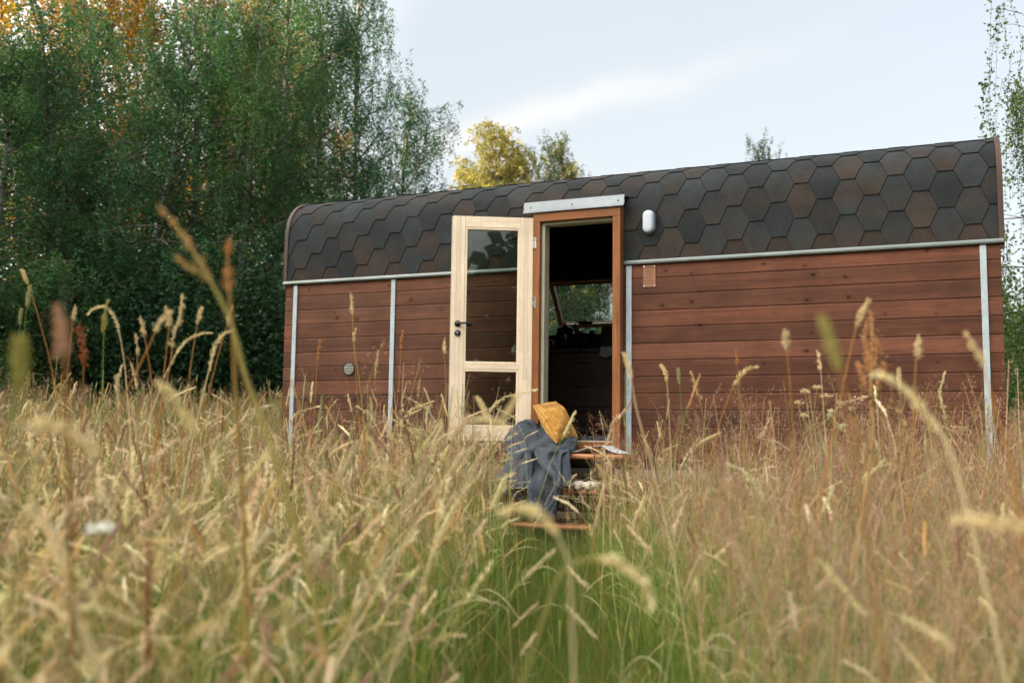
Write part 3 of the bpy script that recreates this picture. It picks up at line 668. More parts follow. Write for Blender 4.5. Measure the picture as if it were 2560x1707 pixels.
# ================================================================ STEPS
st = empty('wooden_steps', (-2.65, -.45, 0), 'reddish wooden stepladder with round nosed treads below the open door', 'steps')
def tread(x0, x1, yf, yb, z, t=.034):
    mb = MB(); n = 8; P2 = [(yb, z), (yb, z-t)]+[(yf+t/2-math.cos(a)*t/2, z-t/2-math.sin(a)*t/2) for a in np.linspace(math.pi/2, -math.pi/2, n)]
    V = [(x, y, Z(zz)) for x in (x0, x1) for y, zz in P2]; k = len(P2); F = [(i, k+i, k+(i+1) % k, (i+1) % k) for i in range(k)]+[tuple(range(k-1, -1, -1)), tuple(range(k, 2*k))]
    mb.add(V, [f[::-1] for f in F]); return obj('tread', mb, 'rung_wood', st, bevel=.001)
tread(-3.165, -2.18, -.42, -.125, -.094, .040); tread(-2.93, -2.32, -.62, -.42, -.350, .036); tread(-2.93, -2.315, -.78, -.58, -.600, .036)
for x in (-2.965, -2.285):
    mb = MB(); y0, z0, y1, z1 = -.36, -.136, -.90, -.895
    P2 = [(y0-.07, z0), (y0+.05, z0), (y1+.05, z1), (y1-.07, z1)]; V = [(xx, y, Z(z)) for xx in (x-.014, x+.014) for y, z in P2]
    mb.add(V, [(0, 1, 2, 3), (7, 6, 5, 4), (0, 4, 5, 1), (1, 5, 6, 2), (2, 6, 7, 3), (3, 7, 4, 0)]); obj('stringer', mb, 'stringer_wood', st, bevel=.003)
for x in (-3.02, -2.26):
    mb = MB(); mb.box(x-.02, x+.02, -.16, -.12, .0, Z(-.136)); obj('leg', mb, 'stringer_wood', st, bevel=.003)
mb = MB(); mb.box(-2.95, -2.30, -.15, -.13, Z(-.60), Z(-.55)); mb.tube([(-3.0, -.14, Z(-.25)), (-2.28, -.14, Z(-.25))], .006, 6); obj('cross_brace', mb, 'silver', st)

# ---- blanket
def zz2(u, v, y): return wp(1200+u/3.7333, 980+v/3.7333, y)
rowsB = [  # left edge, right edge (zoomed pixel), y left, y right
    ((330, 330), (905, 470), -.02, -.02), ((300, 300), (915, 420), -.10, -.16), ((296, 395), (900, 520), -.24, -.30), ((262, 520), (860, 560), -.42, -.44),
    ((235, 640), (838, 600), -.48, -.48), ((215, 760), (848, 760), -.58, -.56), ((235, 880), (852, 870), -.66, -.64), ((330, 970), (815, 930), -.70, -.68), ((470, 1040), (760, 1050), -.73, -.72), ((560, 1085), (705, 1165), -.76, -.78)]
E0 = catmull([zz2(*a, ya) for a, b_, ya, yb in rowsB], 8); E1 = catmull([zz2(*b_, yb) for a, b_, ya, yb in rowsB], 8)
nu = 90; nv = len(E0); G = np.zeros((nv, nu, 3))
for i in range(nv):
    v = i/(nv-1)
    for j in range(nu):
        u = j/(nu-1); P = E0[i]*(1-u)+E1[i]*u
        amp = .016+.050*smoothstep((v-.05)/.4)
        # folds fan out from the upper right corner
        ang = math.atan2((1-u)+.05, v+.25)
        f = math.sin(ang*17+1.2*math.sin(v*5))+.6*math.sin(ang*29+u*4+v*3)+.35*math.sin(u*14-v*9)+.30*math.sin(u*41+v*13+2*math.sin(v*7))*v
        f = math.copysign(abs(f)**.8, f)
        P = P+np.array([-.35*f*amp*.5, -(f+1.1)*amp*.95, .12*f*amp])
        if v < .35:   # bunched over the platform
            b_ = (1-v/.35); P = P+np.array([0, -.02*b_*math.sin(u*11), b_*(.035*math.sin(u*math.pi)*(.4+.6*math.exp(-((u-.22)/.18)**2))+.014*math.sin(u*21+v*30))])
        G[i, j] = P
mb = MB(); mb.grid(G); bl = obj('blanket_sheet', mb, 'grey_blanket', None, True); bl.name = 'blanket'
s_ = bl.modifiers.new('thick', 'SOLIDIFY'); s_.thickness = .007; s_.offset = 0
tag(bl, 'dark grey woven blanket draped from the door sill down over the steps', 'blanket')
bl_root = bl
mb = MB()   # rolled upper folds of the same blanket
def roll(pts, r, seed, sq=.8):
    P = catmull(pts, 10); k = len(P); n = 22; rg = random.Random(seed); ph = rg.random()*6
    T = np.gradient(P, axis=0); T /= np.linalg.norm(T, axis=1)[:, None]; V = []
    for i in range(k):
        u = np.cross(T[i], (0, 0, 1)); u /= np.linalg.norm(u); v = np.cross(u, T[i]); rr_ = r*(1-.55*abs(2*i/(k-1)-1)**2.5)
        for j in range(n):
            a = 2*math.pi*j/n; q = rr_*(1+.22*math.sin(3*a+i*.16+ph)+.12*math.sin(7*a-i*.3)); V.append(P[i]+u*math.cos(a)*q+v*math.sin(a)*q*sq)
    F = [(i*n+j, i*n+(j+1) % n, (i+1)*n+(j+1) % n, (i+1)*n+j) for i in range(k-1) for j in range(n)]; mb.add(V, F)
roll([zz2(310, 420, -.20), zz2(350, 345, -.16), zz2(430, 300, -.13), zz2(510, 320, -.12), zz2(560, 420, -.13), zz2(600, 500, -.14)], .040, 1)
roll([zz2(300, 520, -.30), zz2(360, 440, -.26), zz2(450, 385, -.22), zz2(520, 430, -.22), zz2(560, 500, -.24)], .036, 2)
roll([zz2(540, 520, -.26), zz2(650, 510, -.25), zz2(760, 505, -.24), zz2(860, 470, -.22), zz2(905, 440, -.2)], .030, 3)
roll([zz2(520, 500, -.30), zz2(600, 545, -.32), zz2(700, 560, -.36), zz2(800, 550, -.38)], .030, 4)
obj('rolled_fold', mb, 'grey_blanket', bl_root, True)
def flap(L_, R_, y0, name, seed):
    A_ = catmull([zz2(*a, ya-.03) for a, ya in L_], 10); B_ = catmull([zz2(*a, ya-.03) for a, ya in R_], 10); k = len(A_); G = np.zeros((k, 40, 3)); rg = random.Random(seed); ph = rg.random()*6
    for i in range(k):
        for j in range(40):
            u = j/39; v = i/(k-1); P = A_[i]*(1-u)+B_[i]*u; f = math.sin(u*13+v*4+ph)+.5*math.sin(u*27-v*6); edge = math.sin(math.pi*u)**.5
            G[i, j] = P+np.array([0, -.014*f*edge*(.3+v)-.030*edge, .004*f])
    mb = MB(); mb.grid(G); o = obj(name, mb, 'grey_blanket', bl_root, True); s_ = o.modifiers.new('t', 'SOLIDIFY'); s_.thickness = .007; s_.offset = 0
flap([((500, 500), -.42), ((505, 560), -.50), ((540, 640), -.58), ((600, 720), -.64), ((680, 800), -.70), ((690, 870), -.74)],
     [((835, 545), -.46), ((838, 600), -.52), ((842, 680), -.58), ((850, 760), -.62), ((852, 830), -.68), ((850, 885), -.72)], 0, 'overlapping_flap', 3)
flap([((262, 480), -.40), ((250, 560), -.50), ((240, 680), -.60), ((255, 800), -.68), ((300, 900), -.74)],
     [((430, 470), -.40), ((470, 560), -.52), ((490, 680), -.62), ((480, 800), -.70), ((470, 900), -.76)], 0, 'overlapping_flap', 8)
# ---- cushion
c0 = zz2(488, 122, -.20); c2 = zz2(715, 480, -.38); c1 = zz2(706, 82, .05); c3 = c1+(c2-c0)*1.02
c3 = zz2(920, 424, -.10)
nq = 90
def cushion_side(sgn):
    G = np.zeros((nq, nq, 3)); C = np.zeros((nq, nq, 3)); nn = np.cross(c2-c0, c1-c0); nn /= np.linalg.norm(nn); nn = nn if nn[1] < 0 else -nn
    for i in range(nq):
        for j in range(nq):
            a, b_ = i/(nq-1), j/(nq-1)
            # pinched sides
            aa = a+(.5-a)*.10*math.sin(math.pi*b_)*abs(2*a-1); bb = b_+(.5-b_)*.10*math.sin(math.pi*a)*abs(2*b_-1)
            P = (c0*(1-aa)+c2*aa)*(1-bb)+(c1*(1-aa)+c3*aa)*bb
            h = (math.sin(math.pi*a)**.55)*(math.sin(math.pi*b_)**.55) if 0 < a < 1 and 0 < b_ < 1 else 0
            h *= 1+.05*math.sin(a*9+b_*5)+.05*math.exp(-((a-.5)**2+(b_-.3)**2)*20)
            G[i, j] = P+nn*sgn*(.115*h+.0022*h*math.sin(b_*6.283*20)); C[i, j] = (b_+.25/20, a, 0)
    return G, C
me_b = MB(); 
for sgn in (1, -1):
    G, C = cushion_side(sgn); me_b.grid(G if sgn > 0 else G[:, ::-1], C if sgn > 0 else C[:, ::-1].copy())
me = me_b.mesh('cushion', 'mustard_plush', True); at = me.color_attributes['col']; at.name = 'rib'
cu = obj('cushion', me, None, None); tag(cu, 'square mustard yellow ribbed plush cushion propped on the grey blanket at the doorway', 'cushion')
# ---- magazine
mg = empty('magazine', (-2.37, -.30, Z(-.094)), 'open magazine lying on the top step beside the blanket', 'magazine')
for k, (x0, x1, sg) in enumerate(((-2.60, -2.355, 1), (-2.353, -2.19, 1))):
    G = np.zeros((18, 8, 3))
    for i in range(18):
        for j in range(8):
            u, v = i/17, j/7; x = x0+(x1-x0)*u
            lift = .048*math.sin(math.pi*min(1, u*.9+.05))**1.3*(.5+.5*v) if k == 0 else .045*max(0, 1-u*1.6)**1.5
            if k == 0: lift = .010+.050*smoothstep(u*1.15)*(1-.15*v)
            else: lift = .056*(1-u)**1.8+.004
            G[i, j] = (x+.02*v, -.40+.24*v, Z(-.092+lift))
    mb = MB(); mb.grid(G); pg = obj('page', mb, 'paper', mg, True); s_ = pg.modifiers.new('t', 'SOLIDIFY'); s_.thickness = .003
    if k == 0:
        mb = MB(); mb.grid(G[9:15, 2:6]+np.array([0, 0, .0035])); obj('printed_picture', mb, 'print_ink', pg, True)
# ---- slippers
SP = MB()
def slipper(cx, cy, z, rz, name_label):
    root = empty('slipper', (cx, cy, z), name_label, 'slipper', 'pair of plush slippers on the middle step', rz)
    mb = MB(); n = 28; L_, W_ = .125, .045; V = []
    pf = [(.0, 0), (.96, 0), (1, .006), (1, .020), (.97, .025), (.0001, .025)]
    for s_, h in pf:
        for j in range(n):
            a = 2*math.pi*j/n; V.append((W_*s_*math.cos(a)*(1+.12*math.sin(a)), L_*s_*math.sin(a), h))
    F = [(i*n+j, i*n+(j+1) % n, (i+1)*n+(j+1) % n, (i+1)*n+j) for i in range(5) for j in range(n)]; mb.add(V, F); obj('sole', mb, 'slip_sole', root, True, local=True)
    for k, (ya, yb) in enumerate(((-.078, -.005), (-.005, -.078))):   # crossed plush bands
        G = np.zeros((16, 12, 3)); rg = random.Random(4+k)
        for i in range(16):
            for j in range(12):
                u, v = i/15, j/11; a = math.pi*u; yy = ya*(1-u)+yb*u+(v-.5)*.05
                r_ = .040+.012*math.sin(math.pi*v)+rg.uniform(-.002, .002); G[i, j] = (math.cos(a)*(r_+.006), yy, .022+math.sin(a)*(r_*.62+.006*k))
        mb = MB(); mb.grid(G); b_ = obj('strap', mb, 'slip_plush', root, True, local=True); s_ = b_.modifiers.new('t', 'SOLIDIFY'); s_.thickness = .018; s_.offset = -1
    mb = MB(); V = []
    for s_, h in [(.96, .024), (.98, .034), (.88, .044), (.6, .048), (.0001, .049)]:
        for j in range(n):
            a = 2*math.pi*j/n; V.append((W_*s_*math.cos(a), L_*s_*math.sin(a), h+.004*math.sin(a*5)))
    mb.add(V, [(i*n+j, i*n+(j+1) % n, (i+1)*n+(j+1) % n, (i+1)*n+j) for i in range(4) for j in range(n)]); obj('insole', mb, 'slip_plush', root, True, local=True)
    return root
slipper(-2.475, -.535, Z(-.349), R(8), 'left one of two cream plush cross strap slippers on the middle step')
slipper(-2.372, -.535, Z(-.349), R(-6), 'right one of two cream plush cross strap slippers on the middle step')
# ---- weathered bench at the right
q = atd(2345, 992, 10.5); bx, by = q[0], q[1]
pb = empty('garden_bench', (bx+.6, by, 0), 'grey wooden garden bench just right of the cabin', 'bench'); zt_ = q[2]
mb = MB()
for k in range(3): mb.box(bx-.06, bx+1.6, by+.16*k, by+.16*k+.145, zt_-.045, zt_-.002)
obj('seat', mb, 'grey_timber', pb, bevel=.003)
for x in (bx+.03, bx+1.4):
    mb = MB(); mb.box(x, x+.07, by+.03, by+.44, 0, zt_-.046); obj('leg', mb, 'plank_dark', pb)

# ================================================================ GROUND
gx = np.concatenate([-np.geomspace(1200, 45, 14), np.linspace(-42, 20, 90), np.geomspace(22, 1200, 14)])
gy = np.concatenate([-np.geomspace(1200, 24, 12), np.linspace(-22, 46, 90), np.geomspace(48, 1200, 14)])
X, Y = np.meshgrid(gx, gy); G = np.stack([X, Y, terrain(X, Y)], -1); mb = MB(); mb.grid(G[:, ::1])
g = obj('meadow_ground', mb, 'meadow_soil', None, True); tag(g, kind='structure')

# ================================================================ TREES
def leaf_quads(Cn, size, r, down=.35, asp=.62):
    n = len(Cn); a = r.normal(size=(n, 3)); a[:, 2] = a[:, 2]*.7-down; a /= np.linalg.norm(a, axis=1)[:, None]
    b = np.cross(a, r.normal(size=(n, 3))); b /= np.linalg.norm(b, axis=1)[:, None]
    l = (size*r.uniform(.65, 1.25, n))[:, None]; w_ = l*asp*.5
    V = np.stack([Cn, Cn+a*l*.45+b*w_, Cn+a*l, Cn+a*l*.45-b*w_], 1).reshape(-1, 3)
    F = np.arange(n*4).reshape(n, 4); return V, F
def leaf_cols(n, r, base, var=.25, yellow=.04):
    c = np.array(base)[None]*r.uniform(1-var, 1+var, (n, 1)); c = c*(1+r.normal(0, .05, (n, 3)))
    y = r.random(n) < yellow; c[y] *= np.array([2.2, 1.5, .7]); return np.repeat(np.clip(c, .003, 1), 4, 0)
def birch_proto(seed, H, spread, lo, nlimb, nleaf, leaf, droop=1.0, base=(.040, .085, .040), trad=.11, strand=(.4, 1.5), per=26, jit=.035, s0=.20, twig=False, gam=.24):
    r = np.random.default_rng(seed); tb = MB(); n = 14
    t = np.linspace(0, 1, n); bend = np.array([r.normal(0, .035*H), r.normal(0, .03*H)]); ph = r.random()*6
    P = np.column_stack([bend[0]*t**2+.12*np.sin(t*5+ph), bend[1]*t**2+.12*np.cos(t*4+ph)-.12*math.cos(ph), t*H-.1])
    P[:, 0] -= P[0, 0]; P[:, 1] -= P[0, 1]
    tb.tube(P, trad*(H/12)*(1-t*.93)+.006, 9)
    src = []; wts = []
    for i in range(nlimb):
        tt = lo+(1-lo)*((i+.5)/nlimb)**.95; k = tt*(n-1); i0 = int(min(k, n-2)); o = P[i0]*(1-(k-i0))+P[i0+1]*(k-i0)
        q = (tt-lo)/(1-lo); Lb = spread*(max(0, 1-q**1.7)**.7*.80+.20)*r.uniform(.55, 1.2)*(1 if q > .12 else .8); az = i*2.399+r.normal(0, .5)
        el = R(38)+q*R(28); m_ = 8; pts = [o]; dcur = np.array([math.cos(az)*math.cos(el), math.sin(az)*math.cos(el), math.sin(el)])
        for s in range(m_):
            dcur = dcur+np.array([r.normal(0, .10), r.normal(0, .10), -.10*droop+r.normal(0, .05)]); dcur /= np.linalg.norm(dcur); pts.append(pts[-1]+dcur*Lb/m_)
        pts = np.array(pts); c_ = np.ones((len(pts), 3))*.8
        tb.tube(pts, np.linspace(.030, .006, m_+1)*(H/12)*(1.3-q*.6), 5, col=(.7, .6, .5))
        for s in range(2, m_+1):
            src.append(pts[s]); wts.append(Lb*(.5+s/m_))
            for _ in range(2):
                dd = dcur*.5+r.normal(0, .6, 3); dd[2] = dd[2]*.5+.1; dd /= np.linalg.norm(dd); l2 = Lb*.28*r.uniform(.4, 1.1)
                e = pts[s]+dd*l2; mid_ = pts[s]+dd*l2*.55+np.array([0, 0, .04]); 
                if r.random() < .5: tb.tube([pts[s], mid_, e], [.010*(H/12), .007*(H/12), .004], 3, col=(.5, .42, .36))
                for f in (.35, .6, .8, 1.0): src.append(pts[s]+dd*l2*f); wts.append(Lb)
    src = np.array(src); wts = np.array(wts)*r.gamma(gam, 1, len(wts)); wts /= wts.sum()
    ns = nleaf//per; idx = r.choice(len(src), ns, p=wts); S0 = src[idx]+r.normal(0, s0, (ns, 3))
    ln = r.uniform(*strand, ns)*droop; sw = r.normal(0, .14, (ns, 2)); kk = np.sort(r.random((ns, per)), 1)
    Cn = np.zeros((ns, per, 3)); lift = np.sin(kk*math.pi*.5)
    Cn[:, :, 0] = S0[:, None, 0]+sw[:, None, 0]*lift+r.normal(0, jit, (ns, per)); Cn[:, :, 1] = S0[:, None, 1]+sw[:, None, 1]*lift+r.normal(0, jit, (ns, per))
    Cn[:, :, 2] = np.maximum(S0[:, None, 2]-ln[:, None]*kk**1.25+r.normal(0, .03, (ns, per)), .3)
    if twig:
        for i in range(ns):
            s_ = np.linspace(0, 1, 4); lf_ = np.sin(s_*math.pi*.5); tb.tube(np.column_stack([S0[i, 0]+sw[i, 0]*lf_, S0[i, 1]+sw[i, 1]*lf_, S0[i, 2]-ln[i]*s_**1.25]), [.003, .0025, .002, .001], 3, col=(.45, .36, .30), caps=False)
    Cn = Cn.reshape(-1, 3); V, F = leaf_quads(Cn, leaf, r)
    tone = np.repeat(r.uniform(.65, 1.4, ns), per)
    C = leaf_cols(len(Cn), r, base)*np.repeat(tone, 4)[:, None]
    return tb, (V, F, C)
def make_tree(name, tb, lv, leafmat='leaf'):
    t_me = tb.mesh('trunk', 'birch_bark', True); c_me = quads_mesh('crown', *lv, leafmat); return t_me, c_me
def place_tree(name, protos, loc, rz, sc, label, cat, group):
    t_me, c_me = protos; o = bpy.data.objects.new(name, None); COL.objects.link(o); o.location = loc; o.rotation_euler = (0, 0, rz); o.scale = (sc[0], sc[0], sc[1])
    tag(o, label, cat, group)
    for nm, me in (('trunk', t_me), ('crown', c_me)):
        c = bpy.data.objects.new(nm, me); COL.objects.link(c); c.parent = o
    return o
def ground_at(dx, dist):
    p = atd(dx, 900, dist); z = float(terrain(p[0], p[1])); return (p[0], p[1], z-.03)
GREEN = (.039, .106, .050)
TP = [make_tree('a', *birch_proto(21, 14, 3.3, .14, 54, 56000, .070, base=GREEN)),
      make_tree('b', *birch_proto(22, 13, 3.6, .10, 58, 60000, .070, base=GREEN)),
      make_tree('c', *birch_proto(23, 15, 2.9, .22, 48, 40000, .072, base=GREEN, droop=.9))]
front = [  # D x, distance, proto, rot, scale xy, scale z, label
    (-60, 19, 0, 1.0, .9, .50, 'green birch cut off by the left edge of the view, nearest of the left wood'),
    (70, 23, 2, 2.0, 1.05, .56, 'slim pale trunked birch near the left edge behind the wood front'),
    (150, 20, 1, .3, .80, .62, 'lower rounded birch whose green top stands in front of the taller golden crowns'),
    (235, 24, 0, 3.1, 1.0, .70, 'tall birch directly behind the lower rounded birch'),
    (330, 21.5, 1, 4.0, .92, .72, 'broad green birch left of the large slanting blurred stalk'),
    (430, 25, 2, .8, 1.1, .72, 'slim tall birch behind the tip of the large slanting blurred stalk'),
    (520, 22, 0, 5.2, .82, .70, 'dense birch right of the large slanting blurred stalk'),
    (612, 24, 2, 2.6, 1.0, 1.02, 'dark trunked birch standing just left of the cabin end'),
    (700, 26, 1, 1.7, .72, .92, 'thin crowned birch rising behind the left end of the roof'),
    (812, 27, 0, 3.9, .82, .97, 'airy birch with sky showing through, rising above the left part of the roof'),
    (925, 29, 2, 5.5, 1.05, .70, 'rightmost and lowest birch of the left wood, its twigs reaching into open sky')]
for dx, dist, k, rz, s1, s2, lab in front: place_tree('birch_tree', TP[k], ground_at(dx, dist), rz, (s1, s2), lab, 'tree', 'birches at the edge of the left wood')
GT = [make_tree('ga', *birch_proto(25, 14, 3.2, .14, 52, 34000, .10, base=(.20, .145, .028)), leafmat='leaf_sunlit'), make_tree('gb', *birch_proto(26, 15, 3.0, .2, 48, 26000, .10, base=(.16, .14, .03)), leafmat='leaf_sunlit')]  # evening sunlight's gold is painted into the back row's leaf colour
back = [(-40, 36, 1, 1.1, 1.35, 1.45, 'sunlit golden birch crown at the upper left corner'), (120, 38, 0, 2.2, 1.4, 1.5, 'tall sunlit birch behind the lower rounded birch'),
        (300, 40, 1, .4, 1.3, 1.4, 'tall birch in the back row with few sun-gilded leaves'), (440, 37, 0, 3.3, 1.25, 1.45, 'back row birch glowing gold between two front birches'),
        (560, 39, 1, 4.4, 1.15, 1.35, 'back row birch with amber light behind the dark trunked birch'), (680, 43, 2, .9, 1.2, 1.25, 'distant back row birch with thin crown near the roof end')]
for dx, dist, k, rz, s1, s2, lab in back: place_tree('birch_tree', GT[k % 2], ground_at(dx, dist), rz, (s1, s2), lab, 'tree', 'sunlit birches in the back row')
# birches beyond the roof; the gold ones have sunlight mixed into their leaf colour
GP = make_tree('g', *birch_proto(31, 16, 3.4, .15, 60, 60000, .10, base=(.14, .165, .065), droop=.7, trad=.10, strand=(.3, .9)), leafmat='leaf_sunlit')
GP2 = make_tree('g2', *birch_proto(32, 15, 2.6, .3, 40, 26000, .085, base=(.05, .075, .028), droop=.8, trad=.09))
def top_h(dx, dy, dist): return atd(dx, dy, dist)[2]
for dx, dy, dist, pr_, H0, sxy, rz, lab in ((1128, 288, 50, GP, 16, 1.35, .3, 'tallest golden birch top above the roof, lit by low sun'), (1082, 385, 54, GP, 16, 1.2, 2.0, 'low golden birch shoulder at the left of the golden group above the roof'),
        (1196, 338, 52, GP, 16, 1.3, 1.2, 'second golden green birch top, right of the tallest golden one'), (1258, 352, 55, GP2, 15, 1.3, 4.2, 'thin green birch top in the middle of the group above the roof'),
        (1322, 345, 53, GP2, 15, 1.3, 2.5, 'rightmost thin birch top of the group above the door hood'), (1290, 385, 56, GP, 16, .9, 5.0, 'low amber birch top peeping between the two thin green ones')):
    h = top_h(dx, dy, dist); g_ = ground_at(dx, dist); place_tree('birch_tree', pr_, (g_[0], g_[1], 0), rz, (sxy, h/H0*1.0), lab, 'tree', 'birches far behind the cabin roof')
h = top_h(1748, 334, 42); g_ = ground_at(1748, 42); place_tree('birch_tree', GP2, (g_[0], g_[1], 0), .6, (.85, h/15), 'small faint birch top peeking over the roof right of its middle', 'tree', None)
# tree seen through the rear window
WPp = make_tree('w', *birch_proto(41, 5.2, 2.0, .12, 36, 26000, .050, base=(.05, .10, .055), trad=.12, strand=(.3, .8)))
for dx, dist, rz, s, lab in ((1262, 17, 1.0, .95, 'weeping birch seen through the left of the rear window'), (1322, 23, 2.4, .80, 'weeping birch seen through the right of the rear window with sky beyond')):
    g_ = ground_at(dx, dist); place_tree('birch_tree', WPp, (g_[0], g_[1], 0), rz, (s, s), lab, 'tree', 'birches seen through the window')
# right hand weeping birch
RP = make_tree('r', *birch_proto(51, 7.2, 2.7, .25, 40, 125000, .050, base=(.060, .115, .045), droop=1.15, strand=(.6, 2.0), per=64, jit=.030, s0=.06, twig=True, gam=.5))
g_ = ground_at(2645, 13.0); place_tree('birch_tree', RP, (g_[0], g_[1], 0), 1.4, (.85, .86), 'weeping birch hanging into the view at the right edge beside the cabin', 'tree', None)
# bushes
def bush_proto(seed, n, rx, h, leaf, base):
    r = np.random.default_rng(seed); tb = MB(); cs = []
    for k in range(14):
        a = r.random()*6.28; rr_ = r.uniform(0, rx*.55); e = np.array([math.cos(a)*rr_*1.6, math.sin(a)*rr_*1.6, h*r.uniform(.35, .85)]); tb.tube([[math.cos(a)*.1, math.sin(a)*.1, -.1], e*.5+[0, 0, .1], e], [.03, .02, .006], 4, col=(.45, .4, .35))
        cs += [e, e*.6+[0, 0, .1]]
    cs = np.array(cs); i = r.integers(0, len(cs), n); Cn = cs[i]+r.normal(0, 1, (n, 3))*np.array([rx*.30, rx*.30, h*.16]); Cn[:, 2] = np.abs(Cn[:, 2])
    V, F = leaf_quads(Cn, leaf, r, .2); C = leaf_cols(n, r, base, .3)*np.repeat(r.uniform(.7, 1.25, len(cs))[i], 4)[:, None]; return tb, (V, F, C)
BP = [make_tree('bush', *bush_proto(61, 26000, 2.3, 3.6, .085, (.030, .066, .030))), make_tree('bush', *bush_proto(62, 22000, 2.0, 2.8, .085, (.036, .080, .030)))]
blabs = ['at the far left edge', 'below the pale trunks at the left', 'under the lower rounded birch', 'left of the blurred pink seed head', 'behind the nodding pale grass stem', 'behind the paired seed heads', 'below the slanting blurred stalk', 'just left of the upright blurred brown stalk', 'behind the upright blurred brown stalk', 'touching the left end of the cabin']
for i, dx in enumerate((-40, 50, 130, 205, 285, 360, 440, 510, 570, 628)):
    dd = 21+(i*37 % 5)*.9; g_ = ground_at(dx, dd); place_tree('bush', BP[i % 2], g_, i*1.3, (1.0+.1*(i % 3), .82+.16*(i*7 % 3)), 'dark leafy bush '+blabs[i], 'bush', 'bushes under the left wood')
for i, dx in enumerate((0, 110, 220, 330, 450, 560, 660)):
    g_ = ground_at(dx, 30+i % 3*1.5); place_tree('bush', BP[(i+1) % 2], g_, i*2.1, (1.4, .95), 'tall dark thicket in the shade of the back row, '+['leftmost', 'second from left', 'third from left', 'fourth from left', 'fifth from left', 'sixth from left', 'nearest the cabin'][i], 'bush', 'thickets in the back row')
for i, (dx, dd, s_) in enumerate(((2345, 30, 1.35), (2420, 26, 1.5), (1500, 40, 1.2))):
    g_ = ground_at(dx, dd); place_tree('bush', BP[1], (g_[0], g_[1], 0), 1+i, (s_, s_*1.1), ['green bush behind the garden bench', 'larger green bush to the right of the garden bench', 'green bush standing far behind the cabin'][i], 'bush', None)
# the wood behind the viewer's left shoulder whose shade covers the meadow
r = np.random.default_rng(71); n = 60000
lat = np.array([SD[1], -SD[0]]); c0_ = SD*36; u = r.uniform(-46, 22, n)
if True:
    lat = lat if lat[0] < 0 else -lat      # lat points to the left of the view
    u = r.uniform(-30, 27, n); topz = 14.0+2.2*np.sin(u*.55)+1.4*np.sin(u*1.3+2)-np.clip((np.abs(u+1.5)-24)*1.2, 0, 8)
    zc = r.random(n)**.9*topz; v = r.normal(0, 2.2, n)
    Cn = np.column_stack([c0_[0]+lat[0]*u+SD[0]*v, c0_[1]+lat[1]*u+SD[1]*v, zc]); V, F = leaf_quads(Cn, .75, r, .1, .9)
    o = bpy.data.objects.new('woodland', quads_mesh('woodland', V, F, leaf_cols(n, r, (.035, .075, .035), .3), 'leaf')); COL.objects.link(o); tag(o, 'dense belt of trees behind the viewer that shades the meadow', 'woodland', kind='stuff')

r = np.random.default_rng(72); n = 26000; a_ = np.radians(r.uniform(-95, 25, n)); dd = r.normal(40, 2.2, n); topz = 13+2.5*np.sin(a_*14)+1.5*np.sin(a_*31)
Cn = np.column_stack([CAMP[0]+dd*np.cos(a_), CAMP[1]+dd*np.sin(a_), r.random(n)**.9*topz]); keepm = ~((Cn[:, 1] > 5)); Cn = Cn[keepm]
V, F = leaf_quads(Cn, .9, r, .1, .9); o = bpy.data.objects.new('woodland', quads_mesh('woodland', V, F, leaf_cols(len(Cn), r, (.035, .075, .035), .3), 'leaf')); COL.objects.link(o); tag(o, 'wood behind the right shoulder of the viewer, mirrored faintly in the door glass', 'woodland', kind='stuff')

# ================================================================ GRASS
DRY = np.array([.56, .35, .125]); PALE = np.array([.86, .68, .40]); ORG = np.array([.46, .215, .055]); GRN = np.array([.125, .21, .035]); PINK = np.array([.38, .215, .155]); OLV = np.array([.36, .32, .095]); YGR = np.array([.36, .38, .095]); SAGE = np.array([.36, .35, .17])
class Q:
    def __init__(s): s.V = []; s.F = []; s.C = []; s.n = 0
    def add(s, V, F, C):
        V = np.asarray(V, float); s.V.append(V); s.F.append(np.asarray(F)+s.n); C = np.asarray(C, float); s.C.append(np.tile(C, (len(V), 1)) if C.ndim == 1 else C); s.n += len(V)
    def get(s): return np.concatenate(s.V), np.concatenate(s.F), np.clip(np.concatenate(s.C), .002, .95)
def prism(q, P, rad, C, n=3):
    P = np.asarray(P, float); k = len(P); T = np.gradient(P, axis=0); T /= np.linalg.norm(T, axis=1)[:, None]+1e-9
    u = np.cross(T, np.array([.31, .95, .05])); u /= np.linalg.norm(u, axis=1)[:, None]+1e-9; v = np.cross(T, u); rad = np.broadcast_to(rad, (k,))
    a = np.arange(n)*2*math.pi/n; V = (P[:, None]+rad[:, None, None]*(np.cos(a)[None, :, None]*u[:, None]+np.sin(a)[None, :, None]*v[:, None])).reshape(-1, 3)
    F = np.array([(i*n+j, i*n+(j+1) % n, (i+1)*n+(j+1) % n, (i+1)*n+j) for i in range(k-1) for j in range(n)])
    C = np.asarray(C, float); q.add(V, F, np.repeat(C, n, 0) if C.ndim == 2 else C)
def blade(q, P, w_, C, r):
    P = np.asarray(P, float); k = len(P); T = np.gradient(P, axis=0); s_ = np.cross(T, r.normal(size=3)); s_ /= np.linalg.norm(s_, axis=1)[:, None]+1e-9
    ww = w_*np.sin(np.linspace(.5, math.pi-.08, k))[:, None]*.5; V = np.stack([P-s_*ww, P+s_*ww], 1).reshape(-1, 3)
    F = np.array([(2*i, 2*i+1, 2*i+3, 2*i+2) for i in range(k-1)]); C = np.asarray(C, float); q.add(V, F, np.repeat(C, 2, 0) if C.ndim == 2 else C)
